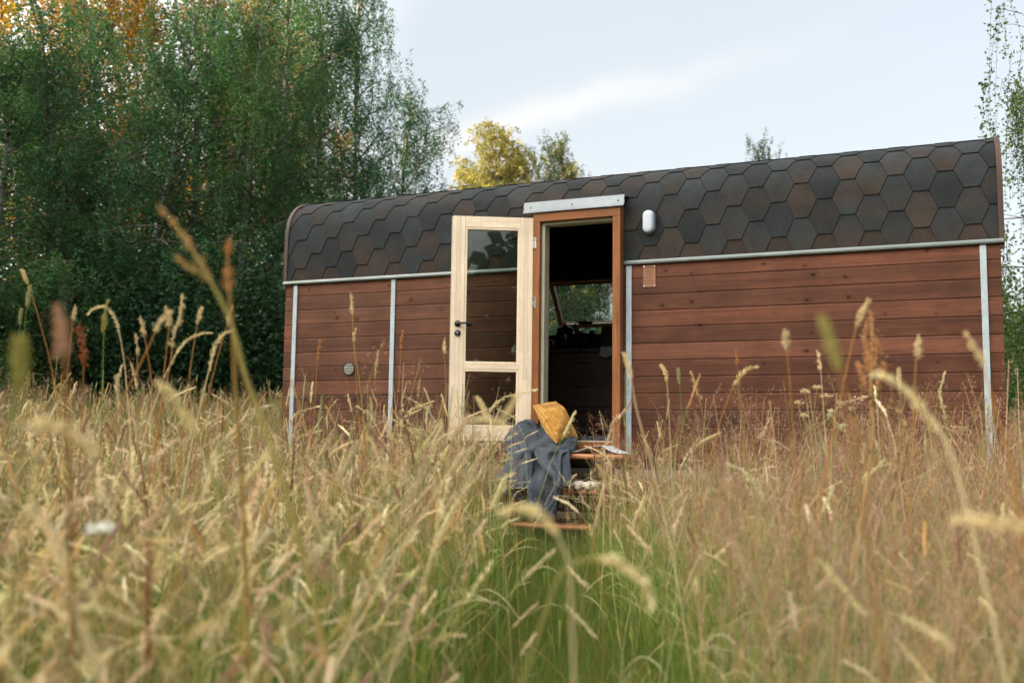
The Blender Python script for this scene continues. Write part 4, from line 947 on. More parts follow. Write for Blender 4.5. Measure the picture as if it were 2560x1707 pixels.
def spikelets(q, Cn, dirs, size, C, r, asp=.4):
    n = len(Cn); a = dirs/(np.linalg.norm(dirs, axis=1)[:, None]+1e-9); b = np.cross(a, r.normal(size=(n, 3))); b /= np.linalg.norm(b, axis=1)[:, None]+1e-9
    l = (size*r.uniform(.6, 1.3, n))[:, None]; V = np.stack([Cn, Cn+a*l*.5+b*l*asp*.5, Cn+a*l, Cn+a*l*.5-b*l*asp*.5], 1).reshape(-1, 3)
    C = np.asarray(C)[None]*r.uniform(.7, 1.3, (n, 1)); q.add(V, np.arange(4*n).reshape(n, 4), np.repeat(C, 4, 0))
def along(P, t):
    s = np.concatenate([[0], np.cumsum(np.linalg.norm(np.diff(P, axis=0), axis=1))]); s /= s[-1]
    return np.column_stack([np.interp(t, s, P[:, i]) for i in range(3)])
def tangent(P, t): d = along(P, np.clip(t+.02, 0, 1))-along(P, np.clip(t-.02, 0, 1)); return d/(np.linalg.norm(d, axis=1)[:, None]+1e-9)
def head_on(q, P, t0, kind, r, col, rad=.0045, dense=1.0):
    """seed head on the last part (t0..1) of the path P"""
    tt = np.linspace(t0, 1, 9); A = along(P, tt); x = np.linspace(0, 1, 9)
    if kind == 'spike':
        pr_ = np.sin(np.clip(x, .04, .97)*math.pi)**.45; prism(q, A, rad*.62*pr_*r.uniform(.85, 1.12, 9), col*.8, 6)
        n = int(170*dense); t = r.uniform(t0, 1, n); c = along(P, t); T = tangent(P, t); d = r.normal(size=(n, 3)); d -= T*(d*T).sum(1)[:, None]; d /= np.linalg.norm(d, axis=1)[:, None]+1e-9
        f = np.interp(t, tt, pr_)[:, None]; spikelets(q, c+d*rad*f*.8, T*.9+d*.7, rad*1.1, col, r)
    elif kind == 'lobed':
        n_l = 7; tl = np.linspace(t0, .99, n_l)+r.normal(0, .008, n_l)
        for i, t in enumerate(tl):
            c = along(P, [min(t, 1)])[0]; T = tangent(P, np.array([min(t, .99)]))[0]; d = r.normal(size=3); d -= T*(d@T); d /= np.linalg.norm(d); rr_ = rad*(1.15-.7*i/n_l); n = int(30*dense)+4
            off = r.normal(0, .55, (n, 3)); pc_ = c+d*rr_*.6+off*rr_+T*rr_*r.uniform(-1, 1.5, n)[:, None]; spikelets(q, pc_, T+off*.5, min(rad*1.1, .0055)*(1.25 if dense < .6 else 1), col, r, .40)
        prism(q, A, rad*.5, col*.8, 4)
    elif kind == 'plume':     # feathery drooping panicle
        prism(q, A, rad*.22, col*.8, 3); n = int(130*dense); t = t0+(1-t0)*r.random(n)**.85; c = along(P, t); T = tangent(P, t)
        d = r.normal(size=(n, 3)); d[:, 2] -= .5; d -= T*(d*T).sum(1)[:, None]*.5; d /= np.linalg.norm(d, axis=1)[:, None]+1e-9
        f = (np.sin((t-t0)/(1-t0)*math.pi*.85+.3))[:, None]*rad*1.15*r.random(n)[:, None]; spikelets(q, c+d*f, T*1.0+d*.5, min(rad*1.5, .010), col, r, .28)
    elif kind == 'haze':      # open bent-grass panicle
        nb = 16; tb_ = np.linspace(t0, .97, nb)
        L0 = .065
        for t in tb_:
            c = along(P, [t])[0]; T = tangent(P, np.array([t]))[0]; a = r.random()*6.28; fl = (1-(t-t0)/(1-t0))**.6*L0*r.uniform(.5, 1.1)+.012
            d = np.array([math.cos(a), math.sin(a), .8]); d /= np.linalg.norm(d); e = c+d*fl; blade(q, [c, (c+e)/2+[0, 0, .004], e], .0006, col*.9, r)
            n = max(3, int(9*dense)); f = r.uniform(.35, 1.05, n)[:, None]; pts = c+d*fl*f+r.normal(0, .007, (n, 3)); spikelets(q, pts, r.normal(size=(n, 3))*.5+d, .0050 if dense > .6 else .0075, col, r, .45)
        prism(q, A, .0006, col*.9, 3)
    elif kind == 'dock':
        n = int(160*dense); t = r.uniform(t0, 1, n); c = along(P, t); f = (.35+.65*np.abs(np.sin(t*55)))[:, None]; spikelets(q, c+r.normal(0, 1, (n, 3))*rad*1.2*f, r.normal(size=(n, 3)), rad*1.1, col, r, .8)
        prism(q, A, rad*.4, col*.8, 4)
def stem_path(r, lean, nod, k=9, wob=.012):
    t = np.linspace(0, 1, k); a = r.random()*6.28; ca, sa = math.cos(a), math.sin(a)
    h = t-nod*.45*np.clip(t-.72, 0, 1)**2*8; x = lean*t**1.8+nod*.5*np.clip(t-.70, 0, 1)**1.4*3
    P = np.column_stack([x*ca+wob*np.sin(t*6+a), x*sa+wob*np.cos(t*5+a)-wob, h]); return P
def plant(seed, kind, lod):
    """one flowering stem about 1 m tall with a few leaves"""
    r = np.random.default_rng(seed); q = Q(); dense = (1.0, .45, .18)[lod]; seg = (10, 6, 4)[lod]
    if kind == 'plume': P = stem_path(r, r.uniform(.05, .22), r.uniform(.1, .65), seg+3); col = PALE*r.uniform(.8, 1.1); t0 = r.uniform(.80, .87); rad = .0085
    elif kind == 'spike':
        soft = r.random() < .6; P = stem_path(r, r.uniform(0, .2), r.uniform(.0, .5) if soft else r.uniform(0, .25), seg+3); col = (PALE*1.05 if soft else (SAGE if r.random() < .5 else DRY*1.1))*r.uniform(.8, 1.15); t0 = r.uniform(.86, .92); rad = r.uniform(.0045, .0062) if soft else .0042
    elif kind == 'lobed': P = stem_path(r, r.uniform(0, .18), r.uniform(0, .3), seg); col = (PALE*.85 if r.random() < .7 else PINK*1.0); t0 = r.uniform(.88, .93); rad = .0062
    elif kind == 'haze': P = stem_path(r, r.uniform(0, .18), r.uniform(0, .3), seg); col = PINK*r.uniform(.8, 1.25); t0 = r.uniform(.72, .8); rad = .01
    elif kind == 'dock': P = stem_path(r, r.uniform(0, .1), 0, seg); col = np.array([.22, .075, .03]); t0 = .75; rad = .006
    n = len(P); sc = (.0009, .0012, .0024)[lod]; base = [DRY, OLV, ORG, PALE*.85, GRN*1.3, YGR, YGR][r.integers(0, 7)]*r.uniform(.8, 1.15)
    low = base*.5+GRN*.6; cc = np.array([low*(1-t)+base*t for t in np.linspace(0, 1.3, n).clip(0, 1)]); prism(q, P, np.linspace(sc*1.5, sc*.7, n), cc, 3)
    head_on(q, P, t0, kind, r, col, rad*(1, 1, 1.2)[lod], dense)
    for i in range((3, 2, 1)[lod]):
        t = r.uniform(.08, .6); c = along(P, [t])[0]; a = r.random()*6.28; l = r.uniform(.15, .35); k = (6, 4, 3)[lod]; s = np.linspace(0, 1, k)
        out_ = r.uniform(.25, .9); Pb = c+np.column_stack([np.cos(a)*l*out_*s, np.sin(a)*l*out_*s, l*(s-r.uniform(.3, .9)*s**2.2)]); colb = [DRY, PALE*.85, GRN*1.2, OLV, YGR][r.integers(0, 5)]*r.uniform(.8, 1.2)
        blade(q, Pb, (.0020, .0022, .005)[lod], colb, r)
    return q.get()
def tuft(seed, nb, green, lod, hh=1.0):
    r = np.random.default_rng(seed); q = Q()
    for i in range(nb):
        a = r.random()*6.28; ro = r.uniform(0, .06); l = hh*r.uniform(.35, 1.0); k = (6, 4, 3)[lod]; s = np.linspace(0, 1, k); lean = r.uniform(.05, .55)*l; bend = r.uniform(0, .5)
        b0 = np.array([math.cos(a+1)*ro, math.sin(a+1)*ro, 0]); P = b0+np.column_stack([np.cos(a)*lean*s**1.6, np.sin(a)*lean*s**1.6, l*(s-bend*s**2.5*.6)])
        g = r.random() < green; base = (GRN*r.uniform(.35, 1.7)*np.array([r.uniform(.7, 1.2), 1, 1])) if g else ([DRY, PALE*.85, OLV, YGR, YGR][r.integers(0, 5)]*r.uniform(.55, 1.15))
        blade(q, P, (.0022, .0026, .007)[lod]*r.uniform(.6, 1.2), base, r)
    return q.get()
def scatter(name, protos, pos, hgt, idx, material, lab, r, tint=None, tm=(1, 1, 1)):
    Vs, Fs, Cs = [], [], []; off = 0; N_ = len(pos); yaw = r.random(N_)*6.283; lx = r.normal(0, .085, N_); ly = r.normal(0, .085, N_); wid = r.uniform(.85, 1.15, N_)
    if tint is None: tint = r.uniform(.78, 1.2, (N_, 1))*(1+r.normal(0, .05, (N_, 3)))
    tint = tint*np.asarray(tm)
    for k, (V, F, C) in enumerate(protos):
        I = np.where(idx == k)[0]
        if not len(I): continue
        c, s = np.cos(yaw[I])[:, None], np.sin(yaw[I])[:, None]; h = hgt[I][:, None]; ww = (h*.5+.5*wid[I][:, None]) if hgt.mean() > .5 else h
        x = (V[None, :, 0]*c-V[None, :, 1]*s)*ww; y = (V[None, :, 0]*s+V[None, :, 1]*c)*ww; z = V[None, :, 2]*h
        x = x+lx[I][:, None]*z; y = y+ly[I][:, None]*z
        W = np.stack([x+pos[I, 0][:, None], y+pos[I, 1][:, None], z+pos[I, 2][:, None]], -1).reshape(-1, 3)
        nv = len(V); FF = (F[None]+(np.arange(len(I))*nv)[:, None, None]).reshape(-1, 4)+off; CC = (C[None]*tint[I][:, None, :]).reshape(-1, 3)
        Vs.append(W.astype(np.float32)); Fs.append(FF.astype(np.int32)); Cs.append(np.clip(CC, .002, .9).astype(np.float32)); off += len(W)
    me = quads_mesh(name, np.concatenate(Vs), np.concatenate(Fs), np.concatenate(Cs), material); o = bpy.data.objects.new(name, me); COL.objects.link(o); tag(o, lab, 'grass', kind='stuff')
    print(name, off, 'verts'); return o
AF = math.atan2(CF[1], CF[0])
def sample(r, n, d0, d1, a0, a1):     # uniform in area in a wedge; angles in degrees to the right of the view axis
    d = np.sqrt(r.uniform(d0*d0, d1*d1, n)); a = AF-np.radians(r.uniform(a0, a1, n)); return np.column_stack([CAMP[0]+d*np.cos(a), CAMP[1]+d*np.sin(a)])
P_END = atd(1285, 1568, 3.4)[:2]; P_ST = np.array([-2.62, -.9])
def path_dist(p):
    a, b = P_ST, CAMP[:2]+(P_END-CAMP[:2])*.12; mid_ = P_END
    def seg(p, a, b):
        t = np.clip(((p-a)@(b-a))/((b-a)@(b-a)), 0, 1); return np.linalg.norm(p-(a+t[:, None]*(b-a)), axis=1), t
    d1_, t1 = seg(p, a, mid_); d2_, t2 = seg(p, mid_, b); return np.minimum(d1_, d2_)
def keep_out(p, tall=True):
    x, y = p[:, 0], p[:, 1]; inside = (x > XL-.03) & (x < XR+.06) & (y > -.03) & (y < YB+.1)
    steps = (x > -3.02) & (x < -2.22) & (y > -.90) & (y <= 0); return ~(inside | steps)
def topheight(p):
    d = np.hypot(p[:, 0]-CAMP[0], p[:, 1]-CAMP[1]); nearw = smoothstep((p[:, 1]+2.0)/.9); dip = (.20*np.exp(-((p[:, 0]+1.6)/.65)**2)+.14*np.exp(-((p[:, 0]+3.5)/.4)**2))*nearw
    return np.clip(.44+.088*d, .50, .75)-dip+.07*smoothstep((-4-p[:, 0])/2)
def angle_of(p):   # degrees right of axis
    a = np.arctan2(p[:, 1]-CAMP[1], p[:, 0]-CAMP[0]); return -np.degrees((a-AF+np.pi) % (2*np.pi)-np.pi)
KINDS = ['plume', 'spike', 'lobed', 'haze', 'dock']
def protoset(lod, seed):
    out_ = []; ks = []
    for k in KINDS:
        for i in range({'plume': 5, 'spike': 5, 'lobed': 4, 'haze': 6, 'dock': 2}[k]): out_.append(plant(seed+len(out_)*7, k, lod)); ks.append(k)
    return out_, np.array(ks)
def pick(r, p, ks):
    n = len(p); ang = angle_of(p); d = np.hypot(p[:, 0]-CAMP[0], p[:, 1]-CAMP[1]); fld = np.sin(p[:, 0]*1.9+1)*np.sin(p[:, 1]*1.6)+r.normal(0, .5, n)
    wt = np.zeros((n, len(KINDS))); right = smoothstep((ang-2)/14)
    wt[:, 0] = .14*(1-right)+.05; wt[:, 1] = .26*(1-right)+.08; wt[:, 2] = .20*(1-right)+.08; wt[:, 3] = .24+1.9*right+.35*smoothstep((d-3.5)/2.5); wt[:, 4] = .012
    wt[:, 3] *= (1+.5*(fld > .2)); wt /= wt.sum(1)[:, None]; cum = wt.cumsum(1); u_ = r.random(n)[:, None]; kk = (u_ > cum).sum(1).clip(0, len(KINDS)-1)
    idx = np.zeros(n, int)
    for i, k in enumerate(KINDS):
        opts = np.where(ks == k)[0]; m_ = kk == i; idx[m_] = r.choice(opts, m_.sum())
    return idx
def field(name, lod, n, d0, d1, a0, a1, seed, lab, hadd=0, hvar=.10, pmin=.34, sparse=False):
    r = np.random.default_rng(seed); p = sample(r, n, d0, d1, a0, a1); p = p[keep_out(p)]; pdst = path_dist(p); p = p[(pdst > pmin+r.normal(0, .09, len(p))) | (r.random(len(p)) < .03)]
    clump = np.sin(p[:, 0]*3.1+np.sin(p[:, 1]*2.3))*np.cos(p[:, 1]*2.7+p[:, 0]); p = p[r.random(len(p)) < .78+.22*clump]
    z = terrain(p[:, 0], p[:, 1]); h = topheight(p)*(1+.10*np.sin(p[:, 0]*2.3+np.sin(p[:, 1]*1.1))*np.cos(p[:, 1]*1.9)+.07*np.sin(p[:, 0]*6.1)*np.sin(p[:, 1]*5.3))+r.normal(0, hvar, len(p))+hadd; h = np.clip(h, .3, 1.25)
    protos, ks = protoset(lod, seed*13); return scatter(name, protos, np.column_stack([p, z]), h, pick(r, p, ks), 'grass', lab, r)
#@@GRASS
field('near_meadow_grass', 0, 4300, .75, 3.6, -34, 34, 101, 'blurred dry golden seed stems and pinkish grass closest to the viewer')
field('tall_meadow_stems', 1, 2400, 3.2, 7.5, -33, 33, 105, 'scattered taller dry stems standing above the meadow grass before the cabin', hadd=.24, hvar=.13, sparse=True)
field('meadow_grass', 1, 12500, 3.6, 8.6, -33, 33, 102, 'dry golden and brown meadow grass in front of the cabin', hvar=.11)
field('distant_meadow_grass', 2, 16000, 8.6, 26, -34, -10, 103, 'pale dry grass of the field stretching to the left wood', hadd=.02, hvar=.15)
field('side_meadow_grass', 2, 2500, 8.0, 22, 22, 36, 104, 'dry grass to the right of the cabin', hadd=-.1)
def tufts(name, lod, n, d0, d1, a0, a1, seed, lab, gr, hs, pathonly=None, nb=14, hclip=1):
    r = np.random.default_rng(seed); p = sample(r, n, d0, d1, a0, a1); p = p[keep_out(p)]; pd = path_dist(p)
    if pathonly is True: p = p[pd < .75]
    elif pathonly is False: p = p[pd > .36]
    protos = [tuft(seed*3+i, nb, gr, lod) for i in range(7)]; h = topheight(p)*hs*r.uniform(.7, 1.25, len(p)) if hclip == 1 else r.uniform(*hclip, len(p))
    z = terrain(p[:, 0], p[:, 1]); return scatter(name, protos, np.column_stack([p, z]), h, r.integers(0, 7, len(p)), 'grass', lab, r, tm=(.72, .70, .58) if pathonly is True else (.92, .98, .85))
tufts('near_undergrowth', 0, 5600, .6, 3.6, -35, 35, 111, 'green and yellow blades under the nearest seed stems', .90, .76, False)
tufts('undergrowth', 1, 18500, 3.4, 8.8, -34, 34, 112, 'mixed green and straw coloured blades in front of the cabin', .76, .74, False, 12)
tufts('path_grass', 1, 23000, 2.0, 7.6, -22, 16, 113, 'short fresh green grass on the trodden path to the steps', .72, .3, True, 12, (.12, .46))
tufts('distant_undergrowth', 2, 12000, 8.6, 27, -35, -9, 114, 'straw coloured blades of the far field at the left', .25, .85, None, 10)
tufts('side_undergrowth', 2, 2500, 7.5, 24, 20, 36, 115, 'green and straw blades to the right of the cabin', .5, .7, None, 10)

# ================================================================ INDIVIDUAL STEMS
def to_ground(P, depth=None):
    """extend a path (tip first) down to the meadow"""
    P = np.array(P); a, b = P[-2], P[-1]; d = b-a; d /= np.linalg.norm(d); d[2] = min(d[2], -.35); z0 = float(terrain(b[0], b[1])); o = [P]
    cur = b.copy(); dd = d.copy(); step = .08; ext = []
    while cur[2] > z0 and len(ext) < 60:
        dd = dd*np.array([.9, .9, 1]); dd /= np.linalg.norm(dd); cur = cur+dd*step; ext.append(cur.copy())
    return np.vstack([P]+([np.array(ext)] if ext else []))
def add_stem(name, px, dist, kind, hl, rad, col, stemcol, srad, label, cat='grass stem', group=None, side=None, dd=0.0):
    px = catmull(px, 6); P = np.array([atd(x, y, dist+dd*i/len(px)) for i, (x, y) in enumerate(px)]); P = to_ground(P)[::-1]
    r = np.random.default_rng(len(label)*31+int(px[0][0])); Ltot = np.linalg.norm(np.diff(P, axis=0), axis=1).sum(); t0 = 1-hl/Ltot
    root = empty(name, tuple(P[0]), label, cat, group)
    q = Q(); prism(q, P, np.linspace(srad*1.4, srad*.7, len(P)), np.asarray(stemcol), 5)
    lf = r.uniform(.15, .45); c = along(P, [lf])[0]; a = r.random()*6.28; s = np.linspace(0, 1, 7); blade(q, c+np.column_stack([np.cos(a)*.15*s, np.sin(a)*.15*s, .28*(s-.5*s**2)]), .004, stemcol*.9, r)
    obj('stem', quads_mesh('stem', *q.get(), 'grass'), 'grass', root)
    q = Q(); head_on(q, P, t0, kind, r, np.asarray(col), rad, 1.6)
    if side is not None:
        spx, sl = side; SPt = np.array([atd(x, y, dist) for x, y in catmull(spx, 5)])[::-1]; prism(q, SPt, srad*.7, np.asarray(stemcol), 4); head_on(q, SPt, .25, kind, r, np.asarray(col), rad*.75, 1.0)
    obj('seed_head', quads_mesh('seed_head', *q.get(), 'grass'), 'grass', root); return root
G1_ = 'tall seed heads rising against the dark wood'; G2_ = 'large blurred stalks close to the viewer'; G3_ = 'tall seed heads in front of the cabin wall'
S = [
 ('grass_stem', [(50, 620), (63, 650), (80, 700), (108, 800), (128, 890)], 3.6, 'spike', .05, .005, PALE*.85, ORG, .0014, 'tallest reddish stem at the far left with a small nodding tan head', G1_),
 ('grass_stem', [(69, 655), (62, 705), (52, 790), (38, 900)], 3.6, 'spike', .075, .0055, SAGE*1.1, GRN, .0013, 'green stem with pale green head crossing the tallest reddish stem at the far left', G1_),
 ('grass_stem', [(49, 710), (46, 740), (42, 800), (30, 900)], 4.0, 'spike', .055, .005, SAGE, GRN, .0012, 'short green head left of the pale green head at the far left', G1_),
 ('grass_stem', [(173, 700), (169, 728), (162, 790), (152, 900)], 3.6, 'lobed', .045, .0045, PALE*.75, ORG, .0013, 'slim upright tan head between the blurred pink head and the green lobed head', G1_),
 ('grass_stem', [(247, 690), (240, 730), (238, 780), (235, 900)], 3.4, 'lobed', .085, .0065, OLV*1.1, GRN*1.2, .0015, 'yellow green lobed head beside the pale nodding plume', G1_),
 ('grass_stem', [(204, 720), (216, 708), (240, 704), (258, 720), (273, 760), (285, 830), (292, 900)], 3.4, 'plume', .16, .0055, PALE, PALE*.9, .0013, 'pale plume nodding to the left behind the yellow green lobed head', G1_),
 ('grass_stem', [(322, 725), (330, 762), (342, 830), (352, 900)], 3.4, 'lobed', .06, .0055, PALE*.8, ORG, .0014, 'upright tan head right of the pale nodding plume', G1_),
 ('grass_stem', [(312, 770), (315, 800), (316, 900)], 3.6, 'lobed', .045, .0042, PALE*.8, OLV, .0012, 'smaller lower tan head just left of the upright tan head', G1_),
 ('grass_stem', [(380, 702), (388, 738), (384, 790), (372, 900)], 3.2, 'lobed', .065, .0065, PALE*.75, ORG, .0014, 'left one of a close pair of seed heads near the slanting blurred stalk', G1_),
 ('grass_stem', [(418, 676), (415, 720), (400, 770), (392, 830), (378, 900)], 3.2, 'lobed', .14, .0075, PALE*.85, ORG, .0016, 'long thick lobed head, tallest of the cluster left of the slanting blurred stalk', G1_),
 ('grass_stem', [(396, 712), (366, 745), (340, 800), (300, 880)], 2.6, 'lobed', .055, .0062, PALE*.75, ORG*.9, .0016, 'seed head on a stem leaning far to the right, in front of the close pair', G1_),
 ('grass_stem', [(464, 705), (455, 738), (444, 800), (430, 900)], 3.4, 'lobed', .06, .0052, PALE*.8, ORG, .0013, 'head on a slender stem touching the slanting blurred stalk from the left', G1_),
 ('grass_stem', [(536, 700), (526, 730), (500, 820), (480, 900)], 3.4, 'lobed', .06, .0050, PALE*.8, ORG, .0013, 'head leaning right between the two big blurred stalks', G1_),
 ('grass_stem', [(488, 764), (455, 768), (420, 790), (385, 850), (365, 900)], 3.3, 'plume', .20, .0050, PALE*1.02, PALE*.9, .0013, 'long feathery stem arching right below the close pair of heads', G1_),
 ('grass_stem', [(536, 758), (510, 768), (492, 800), (480, 850), (465, 910)], 3.3, 'plume', .17, .0062, PALE, PALE*.9, .0014, 'bushy pale panicle in front of the slanting blurred stalk', G1_),
 ('dock_plant', [(183, 750), (190, 790), (192, 840), (190, 900)], 3.3, 'dock', .12, .0075, np.array([.26, .085, .035]), ORG*.7, .0015, 'rusty red dock seed spike in the left grass', None),
 ('grass_stem', [(362, 470), (400, 515), (440, 572), (480, 640), (520, 715), (545, 790), (562, 860), (585, 920)], 1.55, 'lobed', .125, .0048, ORG*.7+PALE*.30, OLV*.9+ORG*.2, .0030, 'largest blurred stalk slanting down to the right from its long brown head', G2_, ([(410, 592), (430, 610), (448, 622), (462, 632)], 0)),
 ('grass_stem', [(527, 545), (523, 600), (528, 680), (536, 780), (540, 880), (545, 950)], 1.7, 'lobed', .085, .0055, ORG*1.0+.03, ORG*.6+GRN*.3, .0030, 'upright blurred brown stalk right of the slanting one', G2_),
 ('grass_stem', [(131, 706), (142, 745), (148, 790), (152, 850), (155, 930)], 1.30, 'lobed', .050, .0068, np.array([.52, .30, .20]), ORG*.5, .0020, 'fat blurred pinkish seed head in front of the left wood', G2_),
 ('grass_stem', [(47, 775), (46, 820), (46, 880), (45, 980)], 1.10, 'spike', .055, .0062, OLV*1.05, OLV*.7, .0015, 'blurred olive cylinder head at the far left', G2_),
 ('grass_stem', [(1888, 730), (1905, 780), (1925, 845), (1945, 930), (1960, 1020)], 1.15, 'spike', .062, .0048, OLV*1.2, ORG*.7, .0014, 'blurred olive head slanting in front of the right cabin wall', G2_),
 ('grass_stem', [(2165, 990), (2130, 930), (2090, 890), (2045, 864), (2010, 872)][::-1][0:0] or [(2005, 862), (2045, 868), (2090, 905), (2130, 955), (2165, 1000), (2190, 1060), (2210, 1130)], 1.5, 'plume', .125, .0058, PALE*1.1, PALE*.8, .0020, 'pale blurred plume arching down to the right in front of the right cabin wall', G2_),
 ('grass_stem', [(1802, 755), (1805, 785), (1812, 850), (1820, 960)], 2.7, 'lobed', .050, .0062, PALE*.75, ORG*.8, .0016, 'soft brown head standing alone in front of the wall, left of the slanting olive head', G3_),
 ('grass_stem', [(2110, 768), (2106, 808), (2101, 880), (2097, 980)], 2.7, 'lobed', .055, .0058, PALE*.85, ORG, .0015, 'tan head on a straight stem between the forked dock plant and the right white strip', G3_),
 ('grass_stem', [(2222, 770), (2248, 812), (2270, 880), (2298, 980), (2322, 1070), (2335, 1150)], 2.0, 'lobed', .060, .0050, PALE*.85, ORG*.95, .0017, 'long orange stem leaning left across the right white strip', G3_),
 ('grass_stem', [(1995, 688), (1972, 735), (1955, 800), (1938, 880), (1920, 960)], 2.5, 'plume', .075, .0062, PALE*.85, ORG, .0017, 'highest seed head over the right wall, leaning over the dock plant', G3_),
 ('grass_stem', [(1518, 838), (1530, 862), (1535, 930), (1540, 1020)], 3.6, 'spike', .065, .0058, PALE*.95, PALE*.7, .0015, 'pale nodding head right of the strip beside the door', G3_),
 ('grass_stem', [(1434, 812), (1446, 850), (1462, 940), (1490, 1040)], 2.6, 'plume', .070, .0058, PALE*.95, PALE*.75, .0017, 'pale head overlapping the strip right of the door', G3_),
 ('grass_stem', [(1557, 846), (1560, 875), (1567, 960), (1575, 1040)], 3.8, 'spike', .060, .0050, SAGE*1.05, GRN*1.2, .0013, 'greenish cylinder head right of the pale nodding head', G3_),
 ('grass_stem', [(1691, 802), (1693, 830), (1700, 900), (1710, 1000)], 4.0, 'lobed', .055, .0040, ORG*1.1, ORG*.8, .0012, 'thin brown head in the middle of the right wall', G3_),
 ('grass_stem', [(1876, 803), (1884, 840), (1890, 920), (1897, 1020)], 3.8, 'lobed', .065, .0048, PALE, PALE*.75, .0014, 'white tipped head just left of the slanting olive head', G3_),
 ('grass_stem', [(2064, 845), (2066, 880), (2072, 960), (2078, 1040)], 3.4, 'spike', .07, .0052, PALE*.85, OLV, .0014, 'tan cylinder head close right of the arching pale plume start', G3_),
 ('grass_stem', [(1738, 842), (1712, 850), (1688, 880), (1660, 950), (1640, 1020)], 3.2, 'plume', .10, .0060, PALE*.85, ORG, .0014, 'tan plume curling right in the middle of the right wall', G3_),
 ('grass_stem', [(805, 672), (808, 712), (815, 800), (826, 880), (835, 960)], 4.4, 'lobed', .085, .0060, PALE*.95, OLV, .0016, 'tallest pale head in front of the left wall, above the air vent', G3_),
 ('grass_stem', [(818, 752), (812, 780), (815, 830), (822, 930)], 4.6, 'lobed', .055, .0052, PALE*.85, ORG, .0014, 'small head just right of the tallest one above the air vent', G3_),
 ('grass_stem', [(736, 780), (731, 810), (727, 860), (722, 950)], 4.6, 'lobed', .06, .0042, ORG*1.2, ORG, .0013, 'thin brown head left of the air vent', G3_),
 ('grass_stem', [(925, 762), (921, 790), (918, 860), (910, 950)], 4.4, 'lobed', .065, .0045, ORG*1.2, ORG, .0013, 'brown head right of the second white strip', G3_),
 ('grass_stem', [(1022, 775), (1020, 800), (1023, 880), (1015, 960)], 4.2, 'lobed', .065, .0050, PALE*.9, ORG, .0013, 'tan head left of the open door leaf', G3_),
 ('grass_stem', [(1096, 912), (1113, 945), (1125, 1010), (1135, 1080)], 2.8, 'spike', .065, .0058, PALE, OLV, .0016, 'pale nodding head in front of the lower glass pane of the door', None),
 ('grass_stem', [(1190, 905), (1165, 945), (1135, 990), (1095, 1060), (1060, 1130)], 1.5, 'plume', .055, .0038, PALE*.9, PALE*.7, .0016, 'blurred pale head leaning up to the right over the door bottom', G2_),
 ('grass_stem', [(930, 1010), (985, 985), (1040, 985), (1075, 1010), (1085, 1070)][::-1][0:0] or [(1160, 975), (1110, 963), (1060, 975), (1000, 1030), (960, 1100)], 1.3, 'plume', .07, .0042, PALE*.95, PALE*.7, .0014, 'blurred arching plume at the lower left corner of the door', G2_),
 ('grass_stem', [(1155, 1175), (1205, 1165), (1255, 1195), (1290, 1250), (1308, 1300), (1312, 1380)], 1.25, 'plume', .085, .0062, PALE*1.05, PALE*.7, .0016, 'large blurred plume arching over the lowest tread of the steps', G2_),
 ('grass_stem', [(1495, 1390), (1475, 1330), (1420, 1290), (1350, 1285), (1290, 1315), (1255, 1400)], 1.25, 'plume', .100, .0062, PALE*1.05, OLV*.9, .0016, 'large blurred plume bending to the right at the bottom centre', G2_),
 ('grass_stem', [(1065, 1035), (1010, 1120), (940, 1230), (880, 1330), (820, 1440)], 1.9, 'plume', .10, .0030, PALE*.95, PALE*.85, .0020, 'long straight pale stem slanting down left below the door', None),
 ('grass_stem', [(365, 880), (395, 910), (430, 960), (470, 1040), (500, 1120), (520, 1200)], 1.5, 'plume', .09, .0062, PALE, OLV, .0018, 'blurred white plume in the left grass below the slanting stalk', G2_),
 ('grass_stem', [(215, 1035), (160, 985), (90, 975), (20, 990), (-30, 1040)], 1.2, 'plume', .085, .0068, PALE*.9, OLV*.7, .0014, 'broad blurred plume bending over at the left edge', G2_),
 ('grass_stem', [(2200, 1192), (2260, 1196), (2320, 1204), (2370, 1225), (2410, 1290)], 1.1, 'plume', .070, .0062, PALE*.9, PALE*.6, .0014, 'blurred pale plume lying level at the right edge', G2_),
]
for s in S:
    side = s[11] if len(s) > 11 else None
    add_stem(s[0], s[1], s[2], s[3], s[4], s[5], s[6], s[7], s[8], s[9], 'dock plant' if s[0] == 'dock_plant' else 'grass stem', s[10], side)
# the forked dried dock plant at the right
def branchy(name, label, cat, dist, mains, hd, col, scol, srad, kind, rad):
    P0 = to_ground([atd(x, y, dist) for x, y in catmull(mains[0], 6)])[::-1]; root = empty(name, tuple(P0[0]), label, cat)
    q = Q(); prism(q, P0, np.linspace(srad*1.5, srad*.7, len(P0)), np.asarray(scol), 6)
    for b in mains[1:]: P = np.array([atd(x, y, dist+.03*((i*7) % 3-1)) for i, (x, y) in enumerate(catmull(b, 5))])[::-1]; prism(q, P, np.linspace(srad*.8, srad*.4, len(P)), np.asarray(scol), 5)
    obj('stem', quads_mesh('stem', *q.get(), 'grass'), 'grass', root)
    r = np.random.default_rng(5)
    for h in hd:
        P = np.array([atd(x, y, dist) for x, y in catmull(h, 6)])[::-1]; q = Q(); head_on(q, P, .02, kind, r, np.asarray(col), rad, .8); obj('seed_head', quads_mesh('seed_head', *q.get(), 'grass'), 'grass', root)
